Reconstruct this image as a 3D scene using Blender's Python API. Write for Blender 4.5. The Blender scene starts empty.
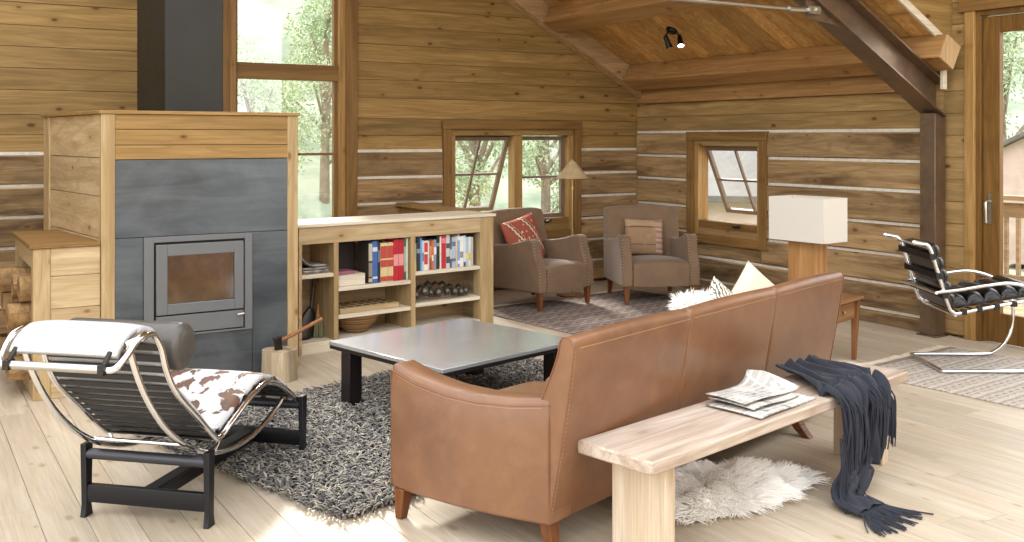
import bpy, math, random
from mathutils import Vector, Matrix, noise
rnd = random.Random(7)
PI = math.pi
S = bpy.context.scene
COL = S.collection

# ------------------------------------------------------------------ helpers
class MB:
    """collects verts / faces of one mesh"""
    def __init__(s): s.v = []; s.f = []; s.m = Matrix.Identity(4)
    def add(s, vs, fs):
        o = len(s.v)
        s.v += [tuple(s.m @ Vector(p)) for p in vs]
        s.f += [tuple(i + o for i in f) for f in fs]
    def box(s, x0, x1, y0, y1, z0, z1):
        vs = [(x, y, z) for z in (z0, z1) for y in (y0, y1) for x in (x0, x1)]
        s.add(vs, [(0, 2, 3, 1), (4, 5, 7, 6), (0, 1, 5, 4), (2, 6, 7, 3), (0, 4, 6, 2), (1, 3, 7, 5)])
    def prism(s, poly, a, b, axis='y'):
        """poly: 2d points; extruded from a to b along axis.  y: (x,z)  x: (y,z)  z: (x,y)"""
        n = len(poly)
        def pt(p, t):
            return {'y': (p[0], t, p[1]), 'x': (t, p[0], p[1]), 'z': (p[0], p[1], t)}[axis]
        vs = [pt(p, a) for p in poly] + [pt(p, b) for p in poly]
        area = sum(poly[i][0]*poly[(i+1) % n][1]-poly[(i+1) % n][0]*poly[i][1] for i in range(n))
        flip = (area > 0) ^ (axis in 'xz')
        fs = [tuple(range(n)), tuple(range(2*n-1, n-1, -1))] + [(i, n+i, n+(i+1) % n, (i+1) % n) for i in range(n)]
        if (area > 0) == (axis == 'y'): pass
        else: fs = [tuple(reversed(f)) for f in fs]
        s.add(vs, fs)
    def grid(s, fn, nu, nv, cu=False, cv=False):
        vs = [fn(i/(nu if cu else nu-1), j/(nv if cv else nv-1)) for j in range(nv) for i in range(nu)]
        fs = []
        for j in range(nv if cv else nv-1):
            for i in range(nu if cu else nu-1):
                a = j*nu+i; b = j*nu+(i+1) % nu; c = ((j+1) % nv)*nu+(i+1) % nu; d = ((j+1) % nv)*nu+i
                fs.append((a, b, c, d))
        s.add(vs, fs)
    def tube(s, path, r, seg=10, closed=False, cap=True):
        P = [Vector(p) for p in path]; n = len(P)
        rr = r if isinstance(r, (list, tuple)) else [r]*n
        up = None; rings = []
        for i in range(n):
            if closed: t = P[(i+1) % n]-P[i-1]
            else: t = P[min(i+1, n-1)]-P[max(i-1, 0)]
            t.normalize()
            if up is None:
                up = Vector((0, 0, 1)) if abs(t.z) < .9 else Vector((1, 0, 0))
            up = (up-t*up.dot(t)).normalized(); w = t.cross(up)
            rings.append([P[i]+(up*math.cos(2*PI*k/seg)+w*math.sin(2*PI*k/seg))*rr[i] for k in range(seg)])
        vs = [p for g in rings for p in g]; fs = []
        for i in range(n if closed else n-1):
            for k in range(seg):
                j = (i+1) % n
                fs.append((i*seg+k, j*seg+k, j*seg+(k+1) % seg, i*seg+(k+1) % seg)[::-1])
        if cap and not closed:
            fs.append(tuple(range(seg))); fs.append(tuple(range(n*seg-1, (n-1)*seg-1, -1)))
        s.add(vs, fs)
    def lathe(s, prof, seg=24, c=(0, 0, 0)):
        n = len(prof); vs = []; fs = []
        for r, z in prof:
            for k in range(seg):
                a = 2*PI*k/seg; vs.append((c[0]+r*math.cos(a), c[1]+r*math.sin(a), c[2]+z))
        for i in range(n-1):
            for k in range(seg):
                fs.append((i*seg+k, i*seg+(k+1) % seg, (i+1)*seg+(k+1) % seg, (i+1)*seg+k))
        fs.append(tuple(reversed(range(seg)))); fs.append(tuple(range((n-1)*seg, n*seg)))
        s.add(vs, fs)
    def build(s, name, mat, parent=None, smooth=False, bevel=0, bseg=2, sharp=40, sub=0, loc=None, rotz=0):
        me = bpy.data.meshes.new(name); me.from_pydata(s.v, [], s.f); me.validate()
        if isinstance(mat, (list, tuple)):
            for m_ in mat: me.materials.append(m_)
        else: me.materials.append(mat)
        if smooth or bevel or sub:
            me.shade_smooth()
            me.set_sharp_from_angle(angle=math.radians(sharp))
        o = bpy.data.objects.new(name, me); COL.objects.link(o)
        if parent: o.parent = parent
        if loc: o.location = loc
        if rotz: o.rotation_euler.z = rotz
        if bevel:
            b = o.modifiers.new('b', 'BEVEL'); b.width = bevel; b.segments = bseg; b.limit_method = 'ANGLE'; b.angle_limit = math.radians(35)
            b.harden_normals = False
        if sub:
            u = o.modifiers.new('s', 'SUBSURF'); u.levels = sub; u.render_levels = sub
        return o

def islands(m):
    par = list(range(len(m.v)))
    def find(i):
        while par[i] != i: par[i] = par[par[i]]; i = par[i]
        return i
    for f in m.f:
        for k in f[1:]: par[find(k)] = find(f[0])
    grp = {}
    for f in m.f: grp.setdefault(find(f[0]), []).append(f)
    out = []
    for fs in grp.values():
        ids = sorted(set(i for f in fs for i in f)); mp = {i: k for k, i in enumerate(ids)}
        q = MB(); q.v = [m.v[i] for i in ids]; q.f = [tuple(mp[i] for i in f) for f in fs]; out.append(q)
    return out
def each(m, name, mat, parent, **k):
    return [q.build(name, mat, parent, **k) for q in islands(m)]

def bx(name, mat, parent, x0, x1, y0, y1, z0, z1, bevel=.003, **k):
    m = MB(); m.box(x0, x1, y0, y1, z0, z1); return m.build(name, mat, parent, bevel=bevel, **k)

def thing(name, label, cat, loc=(0, 0, 0), rotz=0, group=None):
    o = bpy.data.objects.new(name, None); COL.objects.link(o)
    o.location = loc; o.rotation_euler = (0, 0, rotz)
    o['label'] = label; o['category'] = cat
    if group: o['group'] = group
    o.empty_display_size = .1
    return o
def tag(o, label, cat, group=None, kind=None):
    o['label'] = label; o['category'] = cat
    if group: o['group'] = group
    if kind: o['kind'] = kind
    return o
def struct(o):
    o['kind'] = 'structure'; return o
def dup(root, loc, rot, label):
    r = root.copy(); COL.objects.link(r); r.location = loc; r.rotation_euler = rot; r['label'] = label
    for ch in list(root.children):
        c = ch.copy(); COL.objects.link(c); c.parent = r
        for g in list(ch.children):
            d = g.copy(); COL.objects.link(d); d.parent = c
    return r
def smoothpath(pts, n=8, closed=False):
    P = [Vector(p) for p in pts]; out = []; m = len(P)
    for i in range(m if closed else m-1):
        if closed: a, b, c, d = P[i-1], P[i], P[(i+1) % m], P[(i+2) % m]
        else: a, b, c, d = P[max(i-1, 0)], P[i], P[i+1], P[min(i+2, m-1)]
        for k in range(n):
            t = k/n
            out.append(.5*((2*b)+(c-a)*t+(2*a-5*b+4*c-d)*t*t+(3*b-a-3*c+d)*t**3))
    if not closed: out.append(P[-1])
    return out
def polyat(pts, t):
    """point at fraction t (by length) of a polyline"""
    L = [0]
    for a, b in zip(pts, pts[1:]): L.append(L[-1]+(Vector(b)-Vector(a)).length)
    d = t*L[-1]
    for i in range(len(pts)-1):
        if d <= L[i+1] or i == len(pts)-2:
            u = (d-L[i])/max(L[i+1]-L[i], 1e-9); return Vector(pts[i]).lerp(Vector(pts[i+1]), u)
def lerp(a, b, t): return a+(b-a)*t
def tab(t, xs, ys):
    if t <= xs[0]: return ys[0]
    for i in range(len(xs)-1):
        if t <= xs[i+1]: return lerp(ys[i], ys[i+1], (t-xs[i])/(xs[i+1]-xs[i]))
    return ys[-1]

# ------------------------------------------------------------------ materials
def srgb(h):
    c = [int(h[i:i+2], 16)/255 for i in (0, 2, 4)]
    return tuple(x/12.92 if x <= .04045 else ((x+.055)/1.055)**2.4 for x in c)+(1,)
def newmat(name):
    m = bpy.data.materials.new(name); m.use_nodes = True; nt = m.node_tree
    return m, nt, nt.nodes['Principled BSDF']
def nd(nt, t, **k):
    n = nt.nodes.new(t)
    for a, b in k.items(): setattr(n, a, b)
    return n
def ramp(nt, stops, src=None, interp='LINEAR'):
    n = nd(nt, 'ShaderNodeValToRGB'); e = n.color_ramp.elements; n.color_ramp.interpolation = interp
    while len(e) < len(stops): e.new(.5)
    for i, (p, c) in enumerate(stops):
        e[i].position = p; e[i].color = c if len(c) == 4 else tuple(c)+(1,)
    if src: nt.links.new(src, n.inputs[0])
    return n.outputs[0]
def g(v): return (v, v, v, 1)
def mix(nt, a, b, f, mode='MIX'):
    n = nd(nt, 'ShaderNodeMix', data_type='RGBA', blend_type=mode)
    for i, x in ((0, f), (6, a), (7, b)):
        if isinstance(x, bpy.types.NodeSocket): nt.links.new(x, n.inputs[i])
        else: n.inputs[i].default_value = x
    return n.outputs[2]
def math_(nt, op, a, b=0.):
    n = nd(nt, 'ShaderNodeMath', operation=op)
    for i, x in ((0, a), (1, b)):
        if isinstance(x, bpy.types.NodeSocket): nt.links.new(x, n.inputs[i])
        else: n.inputs[i].default_value = x
    return n.outputs[0]
def mapping(nt, src, scale, rot=(0, 0, 0), loc=(0, 0, 0)):
    n = nd(nt, 'ShaderNodeMapping'); nt.links.new(src, n.inputs[0])
    n.inputs['Scale'].default_value = scale; n.inputs['Rotation'].default_value = rot; n.inputs['Location'].default_value = loc
    return n.outputs[0]
def ntex(nt, src, scale=1, detail=4, rough=.55, dist=0):
    n = nd(nt, 'ShaderNodeTexNoise'); nt.links.new(src, n.inputs['Vector'])
    n.inputs['Scale'].default_value = scale; n.inputs['Detail'].default_value = detail
    n.inputs['Roughness'].default_value = rough; n.inputs['Distortion'].default_value = dist
    return n.outputs[0]
def bump(nt, bs, h, strength=.2, dist=.01):
    n = nd(nt, 'ShaderNodeBump'); n.inputs['Strength'].default_value = strength; n.inputs['Distance'].default_value = dist
    nt.links.new(h, n.inputs['Height']); nt.links.new(n.outputs[0], bs.inputs['Normal'])
def wood(name, c1, c2, axis=0, rough=.6, knots=.5, var=.25, stain=None, stain_amt=0., sc=1., bmp=.12, knotc='5a3315', spec=.3, al_=1., flat=None):
    m, nt, bs = newmat(name); L = nt.links
    tc = nd(nt, 'ShaderNodeTexCoord'); geo = nd(nt, 'ShaderNodeNewGeometry')
    rv = math_(nt, 'MULTIPLY', geo.outputs['Random Per Island'], 53.)
    cb = nd(nt, 'ShaderNodeCombineXYZ')
    for i in range(3): L.new(rv, cb.inputs[i])
    va = nd(nt, 'ShaderNodeVectorMath', operation='ADD'); L.new(tc.outputs['Object'], va.inputs[0]); L.new(cb.outputs[0], va.inputs[1])
    def sv(al, ac): return tuple((al*al_ if i == axis else ac)*sc for i in range(3))
    co = va.outputs[0]
    ac_ = flat if flat is not None else {0: 2, 1: 2, 2: 0}[axis]
    sx = nd(nt, 'ShaderNodeSeparateXYZ'); L.new(co, sx.inputs[0]); k2 = nd(nt, 'ShaderNodeCombineXYZ')
    L.new(math_(nt, 'MULTIPLY', sx.outputs[axis], 2.6*sc), k2.inputs[0]); L.new(math_(nt, 'MULTIPLY', sx.outputs[ac_], 5.*sc), k2.inputs[1])
    kn = nd(nt, 'ShaderNodeTexVoronoi', voronoi_dimensions='2D'); L.new(k2.outputs[0], kn.inputs['Vector']); kn.inputs['Scale'].default_value = 1.
    ks = nd(nt, 'ShaderNodeSeparateColor'); L.new(kn.outputs['Color'], ks.inputs[0])
    kd = math_(nt, 'ADD', kn.outputs['Distance'], math_(nt, 'MULTIPLY', math_(nt, 'GREATER_THAN', ks.outputs[0], .5), 5.))
    kd = math_(nt, 'ADD', kd, math_(nt, 'MULTIPLY', ks.outputs[1], .05))
    grain = ntex(nt, mapping(nt, co, sv(.9, 13.)), 1., 5, .6, 1.2)
    fib = ntex(nt, mapping(nt, co, sv(3., 120.)), 1., 3, .6, .2)
    cl = ntex(nt, mapping(nt, co, sv(.35, 4.)), 1., 2, .5, .3)
    # annual rings seen on a flat sawn face
    wv = math_(nt, 'SINE', math_(nt, 'MULTIPLY', cl, 75.))
    gr = mix(nt, srgb(c1), srgb(c2), ramp(nt, [(.32, g(0)), (.68, g(1))], grain))
    gr = mix(nt, gr, srgb(c2), ramp(nt, [(.55, g(0)), (1., g(.45))], wv))
    gr = mix(nt, gr, mix(nt, gr, g(.82), 1., 'MULTIPLY'), ramp(nt, [(.45, g(0)), (.7, g(1))], fib))
    if stain:
        st = ntex(nt, mapping(nt, co, sv(.9, 5.)), 1., 6, .65, .5)
        gr = mix(nt, gr, srgb(stain), ramp(nt, [(.47, g(0)), (.66, g(stain_amt))], st))
    r1 = ramp(nt, [(0, g(1-var)), (1, g(1+var*.45))], geo.outputs['Random Per Island'])
    gr = mix(nt, gr, r1, 1., 'MULTIPLY')
    if knots:
        gr = mix(nt, gr, mix(nt, gr, srgb(c2), .6), ramp(nt, [(.08, g(1)), (.26, g(0))], kd))
        gr = mix(nt, gr, srgb(knotc), ramp(nt, [(.05, g(min(1, knots*1.5))), (.115, g(0))], kd))
    L.new(gr, bs.inputs['Base Color'])
    bs.inputs['Roughness'].default_value = rough; bs.inputs['Specular IOR Level'].default_value = spec
    if bmp: bump(nt, bs, math_(nt, 'ADD', fib, grain), bmp, .004)
    return m
def plain(name, c, rough=.5, metal=0., spec=.5, nscale=0, namt=.15, bmp=0, bscale=60, sheen=0, coat=0):
    m, nt, bs = newmat(name)
    bs.inputs['Base Color'].default_value = srgb(c); bs.inputs['Roughness'].default_value = rough
    bs.inputs['Metallic'].default_value = metal; bs.inputs['Specular IOR Level'].default_value = spec
    tc = nd(nt, 'ShaderNodeTexCoord')
    if nscale:
        n = ntex(nt, tc.outputs['Object'], nscale, 4, .6, .3)
        col = mix(nt, srgb(c), ramp(nt, [(.25, g(1-namt*1.6)), (.75, g(1+namt))], n), 1., 'MULTIPLY')
        nt.links.new(col, bs.inputs['Base Color'])
    if bmp: bump(nt, bs, ntex(nt, tc.outputs['Object'], bscale, 3, .6), bmp, .004)
    if sheen: bs.inputs['Sheen Weight'].default_value = sheen; bs.inputs['Sheen Roughness'].default_value = .4
    if coat: bs.inputs['Coat Weight'].default_value = coat; bs.inputs['Coat Roughness'].default_value = .25
    return m

M = {}
M['wall_x'] = wood('wall boards', 'ab8a56', '846739', 0, .6, .8, .25)
M['wall_y'] = wood('wall boards side', 'b39260', '8c7045', 1, .6, .6, .22)
M['log_x'] = wood('hewn logs', 'c0a074', '8f724d', 0, .75, .5, .38, '49311b', .8, bmp=.4)
M['log_y'] = wood('hewn logs side', 'c0a074', '8f724d', 1, .75, .5, .38, '49311b', .8, bmp=.4)
M['chink'] = plain('chinking mortar', 'd8d3c8', .9, nscale=20, namt=.12)
M['floor'] = wood('whitewashed pine floor', 'c9bca9', 'b5a68f', 1, .40, .4, .12, 'b39f86', .5, bmp=.06, knotc='8a6f52', spec=.35, flat=0)
M['ceil'] = wood('ceiling boards', 'dfb274', 'b58347', 0, .55, .3, .38, al_=.35)
M['beam_y'] = wood('fir beam', 'b78b58', '8e673c', 1, .6, .4, .12)
M['beam_x'] = wood('grey rake beam', 'cdab80', 'a5845c', 0, .7, .4, .15)
M['sawn'] = wood('sawn end', 'c9ab86', 'a8875f', 2, .8, 0, .1)
M['trim'] = wood('fir trim', '94703f', '73532c', 2, .5, .3, .12)
M['trimh'] = wood('fir trim horizontal', '94703f', '73532c', 0, .5, .3, .12)
M['trimy'] = wood('fir trim side', '94703f', '73532c', 1, .5, .3, .12)
M['jamb'] = wood('pale jamb', 'b8925c', '95703e', 2, .5, .3, .12)
M['sash'] = plain('taupe sash', '7b6a5a', .5, nscale=8, namt=.08)
M['doorw'] = wood('dark fir door', '84602f', '62431e', 2, .4, .2, .1)
M['pine_x'] = wood('pale pine', 'c9b18b', 'a58b64', 0, .55, .6, .14, knotc='7a4f2c')
M['pine_z'] = wood('pale pine upright', 'bfa57c', '9a7f56', 2, .55, .6, .14, knotc='7a4f2c')
M['pine_y'] = wood('pale pine side', 'c9b18b', 'a58b64', 1, .55, .6, .14, knotc='7a4f2c', al_=.3)
M['honey_x'] = wood('honey pine', 'a78450', '836336', 0, .55, .7, .14, knotc='5f3517')
M['shelf'] = wood('pale shelf boards', 'e3d9c6', 'cdbfa6', 0, .5, .2, .08)
M['bench'] = wood('bleached walnut', 'd0c2b4', 'a5917f', 0, .5, .2, .06, '9a8472', .5, knotc='8a6d55', flat=1)
M['bench_z'] = wood('bleached walnut upright', 'd8c8b2', 'bba78c', 2, .5, .1, .05)
M['walnut'] = wood('walnut leg', '7c4c2b', '5a3319', 2, .4, 0, .08)
M['cherry'] = wood('side table wood', 'a67c55', '835a38', 0, .45, .2, .1)
M['cherry_z'] = wood('side table leg wood', '9a6b44', '774b2b', 2, .45, .1, .1)
M['oak_z'] = wood('lamp block wood', 'bb9160', '96693b', 2, .5, .3, .1)
M['bark'] = wood('split firewood', 'b08e62', '80603c', 1, .85, .2, .5, '56402a', .7, bmp=.5)
M['stump'] = wood('grey chopping stump', 'c6b79d', '9a8668', 2, .9, .3, .1, '6b5a45', .6, bmp=.5)
M['chrome'] = plain('chrome', 'e6e6e8', .07, 1.)
M['black'] = plain('black enamel', '0c0c10', .35, 0, .35, nscale=9, namt=.1)
M['grip'] = plain('rubber sleeve', '2c2c33', .35)
M['dsteel'] = plain('painted steel beam', '84705e', .3, .75, .5, nscale=6, namt=.2)
M['iron'] = plain('dark iron', '3b3632', .45, .8, nscale=20, namt=.2)
M['brass'] = plain('aged brass', 'b39a6a', .3, .9, nscale=10, namt=.1)
M['silver'] = plain('brushed silver', 'b9b6b0', .3, 1.)
M['stud'] = plain('brass nail heads', 'b0997a', .3, .8)
M['white'] = plain('white shade fabric', 'c9c3b8', .8)
M['velvet'] = plain('taupe velvet', '7a634e', .7, 0, .25, nscale=5, namt=.12, sheen=.25)
M['blackleather'] = plain('black leather', '0c0d10', .26, 0, .5, bmp=.08, bscale=90)
M['charleather'] = plain('worn charcoal leather', '4b4742', .36, 0, .5, nscale=12, namt=.2)
M['webbing'] = plain('grey webbing', '262525', .6, bmp=.1, bscale=200)
M['ash'] = plain('ash grey paint', '6a6b6c', .5, .2)
M['paper'] = plain('page edges', 'd9d2c2', .8)
M['bulb'] = plain('lit bulb', 'ffffff', .3)

def leather():
    m, nt, bs = newmat('tan saddle leather'); tc = nd(nt, 'ShaderNodeTexCoord'); o = tc.outputs['Object']
    a = ntex(nt, o, 1.6, 4, .55, .4); b = ntex(nt, o, 9, 5, .6, .2); c = ntex(nt, o, 260, 2, .5)
    col = mix(nt, srgb('7f593e'), srgb('644531'), ramp(nt, [(.3, g(0)), (.72, g(1))], a))
    col = mix(nt, col, srgb('99724f'), ramp(nt, [(.45, g(0)), (.85, g(.35))], b))
    nt.links.new(col, bs.inputs['Base Color']); bs.inputs['Roughness'].default_value = .31; bs.inputs['Specular IOR Level'].default_value = .5
    bump(nt, bs, math_(nt, 'ADD', c, math_(nt, 'MULTIPLY', b, .8)), .12, .004)
    return m
M['leather'] = leather()
M['thread'] = plain('pale stitching', 'b59675', .7)
M['piping'] = plain('tan leather piping', '7d543a', .4, 0, .4)

def hotsteel(name, c1, c2, rough, horiz=True):
    m, nt, bs = newmat(name); tc = nd(nt, 'ShaderNodeTexCoord'); o = tc.outputs['Object']
    a = ntex(nt, mapping(nt, o, (1.2, 1.2, 9.) if horiz else (9, 9, 1.2)), 1., 5, .6, .6); b = ntex(nt, o, 2., 4, .6, 1.)
    col = mix(nt, srgb(c1), srgb(c2), ramp(nt, [(.3, g(0)), (.7, g(1))], math_(nt, 'MULTIPLY', math_(nt, 'ADD', a, b), .5)))
    nt.links.new(col, bs.inputs['Base Color']); bs.inputs['Metallic'].default_value = .6
    r = ramp(nt, [(.3, g(rough-.08)), (.7, g(rough+.12))], b); nt.links.new(r, bs.inputs['Roughness'])
    return m
M['hotsteel'] = hotsteel('hot rolled steel', '41464a', '71767a', .40)
M['fluesteel'] = hotsteel('flue steel', '171510', '25241e', .5, False)
M['fluesteel'].node_tree.nodes['Principled BSDF'].inputs['Metallic'].default_value = .15
M['tabletop'] = plain('dull polished steel top', 'a9abae', .2, .5, .6, nscale=3, namt=.1)
M['tableedge'] = plain('dark table steel', '2b2526', .4, .6)

def glassm(name, refl=.07, tint=(1, 1, 1, 1), rough=.01):
    m, nt, bs = newmat(name); nt.nodes.remove(bs); out = nt.nodes['Material Output']
    t = nd(nt, 'ShaderNodeBsdfTransparent'); t.inputs[0].default_value = tint
    gl = nd(nt, 'ShaderNodeBsdfGlossy'); gl.inputs['Roughness'].default_value = rough
    mx = nd(nt, 'ShaderNodeMixShader'); mx.inputs[0].default_value = refl
    nt.links.new(t.outputs[0], mx.inputs[1]); nt.links.new(gl.outputs[0], mx.inputs[2]); nt.links.new(mx.outputs[0], out.inputs[0])
    return m
M['glass'] = glassm('window glass')
M['stoveglass'] = glassm('sooty stove glass', .24, (.95, .90, .82, 1), .15)

def cowhide():
    m, nt, bs = newmat('cowhide'); tc = nd(nt, 'ShaderNodeTexCoord'); o = tc.outputs['Object']
    a = ntex(nt, mapping(nt, o, (9.5, 9.5, 9.5), loc=(2.3, 1.7, .9)), 1., 4, .55, .5); b = ntex(nt, o, 120, 3, .6)
    sp = nd(nt, 'ShaderNodeSeparateXYZ'); nt.links.new(o, sp.inputs[0])
    msk = ramp(nt, [(.06, g(0)), (.11, g(1))], sp.outputs[0])
    spot = ramp(nt, [(.53, g(0)), (.545, g(1))], a)
    br = mix(nt, srgb('64402a'), srgb('42291b'), ramp(nt, [(.3, g(0)), (.7, g(1))], ntex(nt, o, 14, 3)))
    col = mix(nt, srgb('b4b3b3'), br, math_(nt, 'MULTIPLY', spot, msk))
    nt.links.new(col, bs.inputs['Base Color']); bs.inputs['Roughness'].default_value = .65
    bump(nt, bs, b, .3, .004)
    return m
M['cowhide'] = cowhide()

def islandmat(name, stops, rough=.9, sheen=0, interp='LINEAR'):
    m, nt, bs = newmat(name); geo = nd(nt, 'ShaderNodeNewGeometry')
    nt.links.new(ramp(nt, [(p, srgb(c)) for p, c in stops], geo.outputs['Random Per Island'], interp), bs.inputs['Base Color'])
    bs.inputs['Roughness'].default_value = rough; bs.inputs['Specular IOR Level'].default_value = .2
    if sheen: bs.inputs['Sheen Weight'].default_value = sheen
    return m
M['shag'] = islandmat('shag wool', [(0, '434347'), (.3, '605e5c'), (.6, '7b766e'), (.85, '928b7e'), (.95, 'a39b8c'), (1, '68686c')])
M['shagbase'] = plain('rug backing', '3c3a38', .95)
M['fleece'] = islandmat('white fleece', [(0, 'fcfaf6'), (.6, 'f6f2ea'), (1, 'fffefc')], .9, .3)
M['leaf'] = islandmat('tree leaves', [(0, '8fa07b'), (.4, 'a9b893'), (.8, 'bfcaab'), (1, '829470')], .7)
M['pineleaf'] = islandmat('conifer needles', [(0, '56664f'), (.5, '66775d'), (1, '7b8a6e')], .8)
M['trunk'] = plain('tree trunk', '8b7d6c', .9, nscale=6, namt=.3)

def woven(name, base, pats, scale=(1, 1, 1), rough=.9):
    """stripes along x chosen by a ramp over y plus small noise"""
    m, nt, bs = newmat(name); tc = nd(nt, 'ShaderNodeTexCoord'); o = mapping(nt, tc.outputs['Object'], scale)
    sp = nd(nt, 'ShaderNodeSeparateXYZ'); nt.links.new(o, sp.inputs[0])
    fr = math_(nt, 'FRACT', sp.outputs[1])
    st = ramp(nt, [(p, srgb(c)) for p, c in pats], fr, 'CONSTANT')
    zz = math_(nt, 'FRACT', math_(nt, 'ADD', math_(nt, 'MULTIPLY', sp.outputs[1], 2.), math_(nt, 'PINGPONG', math_(nt, 'MULTIPLY', sp.outputs[0], 3.), .5)))
    c = mix(nt, st, srgb(base), ramp(nt, [(.0, g(.75)), (.35, g(.75)), (.4, g(.1)), (1, g(.1))], zz))
    n = ntex(nt, tc.outputs['Object'], 90, 3, .7)
    c = mix(nt, c, ramp(nt, [(.3, g(.75)), (.7, g(1.1))], n), 1., 'MULTIPLY')
    nt.links.new(c, bs.inputs['Base Color']); bs.inputs['Roughness'].default_value = rough; bs.inputs['Specular IOR Level'].default_value = .15
    bump(nt, bs, n, .3, .004)
    return m
M['kilimrug'] = woven('faded flatweave', 'c3b9ac', [(0, 'a49b92'), (.18, 'bfb3a6'), (.3, '8b837c'), (.42, 'b3a89c'), (.6, 'a1958a'), (.78, 'c5bbae')], (4, 7, 1))
M['kilimrug2'] = woven('brown grey flatweave', '9d8f86', [(0, '6a5c57'), (.15, '958578'), (.3, '564b49'), (.5, '86736a'), (.7, '6d6566'), (.85, 'a99d92')], (2.5, 5, 1))

def kilimred():
    m, nt, bs = newmat('red kilim'); tc = nd(nt, 'ShaderNodeTexCoord'); o = tc.outputs['Object']
    sp = nd(nt, 'ShaderNodeSeparateXYZ'); nt.links.new(o, sp.inputs[0])
    d = math_(nt, 'ADD', sp.outputs[0], math_(nt, 'MULTIPLY', sp.outputs[2], .55))
    jag = math_(nt, 'MULTIPLY', math_(nt, 'PINGPONG', math_(nt, 'MULTIPLY', sp.outputs[2], 26.), .5), .03)
    fr = math_(nt, 'FRACT', math_(nt, 'MULTIPLY', math_(nt, 'ADD', d, jag), 4.5))
    c = ramp(nt, [(0, srgb('a4523f')), (.52, srgb('a4523f')), (.54, srgb('5d4a4a')), (.6, srgb('d8c7a4')), (.7, srgb('8f3f33')), (.82, srgb('b9a58c')), (.86, srgb('9a4636'))], fr, 'CONSTANT')
    v = nd(nt, 'ShaderNodeTexVoronoi'); nt.links.new(o, v.inputs['Vector']); v.inputs['Scale'].default_value = 14; v.inputs['Randomness'].default_value = .25
    c = mix(nt, c, srgb('d3c3a4'), ramp(nt, [(.17, g(.9)), (.2, g(0))], v.outputs['Distance']))
    n = ntex(nt, o, 110, 2); c = mix(nt, c, ramp(nt, [(.3, g(.8)), (.7, g(1.1))], n), 1., 'MULTIPLY')
    nt.links.new(c, bs.inputs['Base Color']); bs.inputs['Roughness'].default_value = .9
    return m
M['kilimred'] = kilimred()
def brownpillow():
    m, nt, bs = newmat('brown patchwork'); tc = nd(nt, 'ShaderNodeTexCoord'); o = tc.outputs['Object']
    sp = nd(nt, 'ShaderNodeSeparateXYZ'); nt.links.new(o, sp.inputs[0])
    c = ramp(nt, [(0, srgb('94775a')), (.26, srgb('6f5440')), (.29, srgb('98795b')), (.74, srgb('5f4837')), (.78, srgb('a58a6a'))], math_(nt, 'MULTIPLY_ADD' if 0 else 'ADD', math_(nt, 'MULTIPLY', sp.outputs[2], 2.7), .5), 'CONSTANT')
    n = ntex(nt, o, 9, 4, .6, .5); c = mix(nt, c, srgb('b49a80'), ramp(nt, [(.5, g(0)), (.75, g(.6))], n))
    s2 = ramp(nt, [(0, srgb('ac9080')), (.35, srgb('98705f')), (.6, srgb('b59c8a')), (.8, srgb('9c7464'))], math_(nt, 'FRACT', math_(nt, 'MULTIPLY', sp.outputs[2], 9.)), 'CONSTANT')
    c = mix(nt, c, s2, ramp(nt, [(.60, g(0)), (.61, g(1))], math_(nt, 'ADD', math_(nt, 'MULTIPLY', sp.outputs[0], 1.), .5)))
    nt.links.new(c, bs.inputs['Base Color']); bs.inputs['Roughness'].default_value = .85
    return m
M['brownpillow'] = brownpillow()
def ikat():
    m, nt, bs = newmat('cream and charcoal ikat'); tc = nd(nt, 'ShaderNodeTexCoord'); o = tc.outputs['Object']
    w = nd(nt, 'ShaderNodeTexWave'); nt.links.new(mapping(nt, o, (1, 1, 1), (0, .7, 0)), w.inputs['Vector']); w.inputs['Scale'].default_value = 14; w.inputs['Distortion'].default_value = 6; w.inputs['Detail Scale'].default_value = 3
    nt.links.new(ramp(nt, [(.6, srgb('dcd5c6')), (.72, srgb('5b564f'))], w.outputs[1]), bs.inputs['Base Color']); bs.inputs['Roughness'].default_value = .9
    return m
M['ikat'] = ikat()
M['creamlinen'] = plain('cream linen', 'd9cdb6', .9, bmp=.2, bscale=150)
M['scarf'] = plain('slate blue wool', '33353d', .9, 0, .15, nscale=9, namt=.15, bmp=.3, bscale=220, sheen=.1)
def newsprint():
    m, nt, bs = newmat('newsprint'); tc = nd(nt, 'ShaderNodeTexCoord'); o = tc.outputs['Object']
    b = nd(nt, 'ShaderNodeTexBrick'); nt.links.new(o, b.inputs['Vector']); b.offset = 0
    b.inputs['Scale'].default_value = 1.; b.inputs['Brick Width'].default_value = .062; b.inputs['Row Height'].default_value = .034; b.inputs['Mortar Size'].default_value = .005
    b.inputs['Color1'].default_value = srgb('a29f9a'); b.inputs['Color2'].default_value = srgb('b0ada7'); b.inputs['Mortar'].default_value = srgb('c9c6bf')
    n = ntex(nt, mapping(nt, o, (16, 11, 11)), 1., 1, .4)
    c = mix(nt, b.outputs[0], srgb('cbc8c1'), ramp(nt, [(.56, g(0)), (.6, g(.9))], n))
    c = mix(nt, c, srgb('6f6a66'), ramp(nt, [(.33, g(.8)), (.36, g(0))], n))
    nt.links.new(c, bs.inputs['Base Color']); bs.inputs['Roughness'].default_value = .85
    return m
M['news'] = newsprint()
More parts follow.
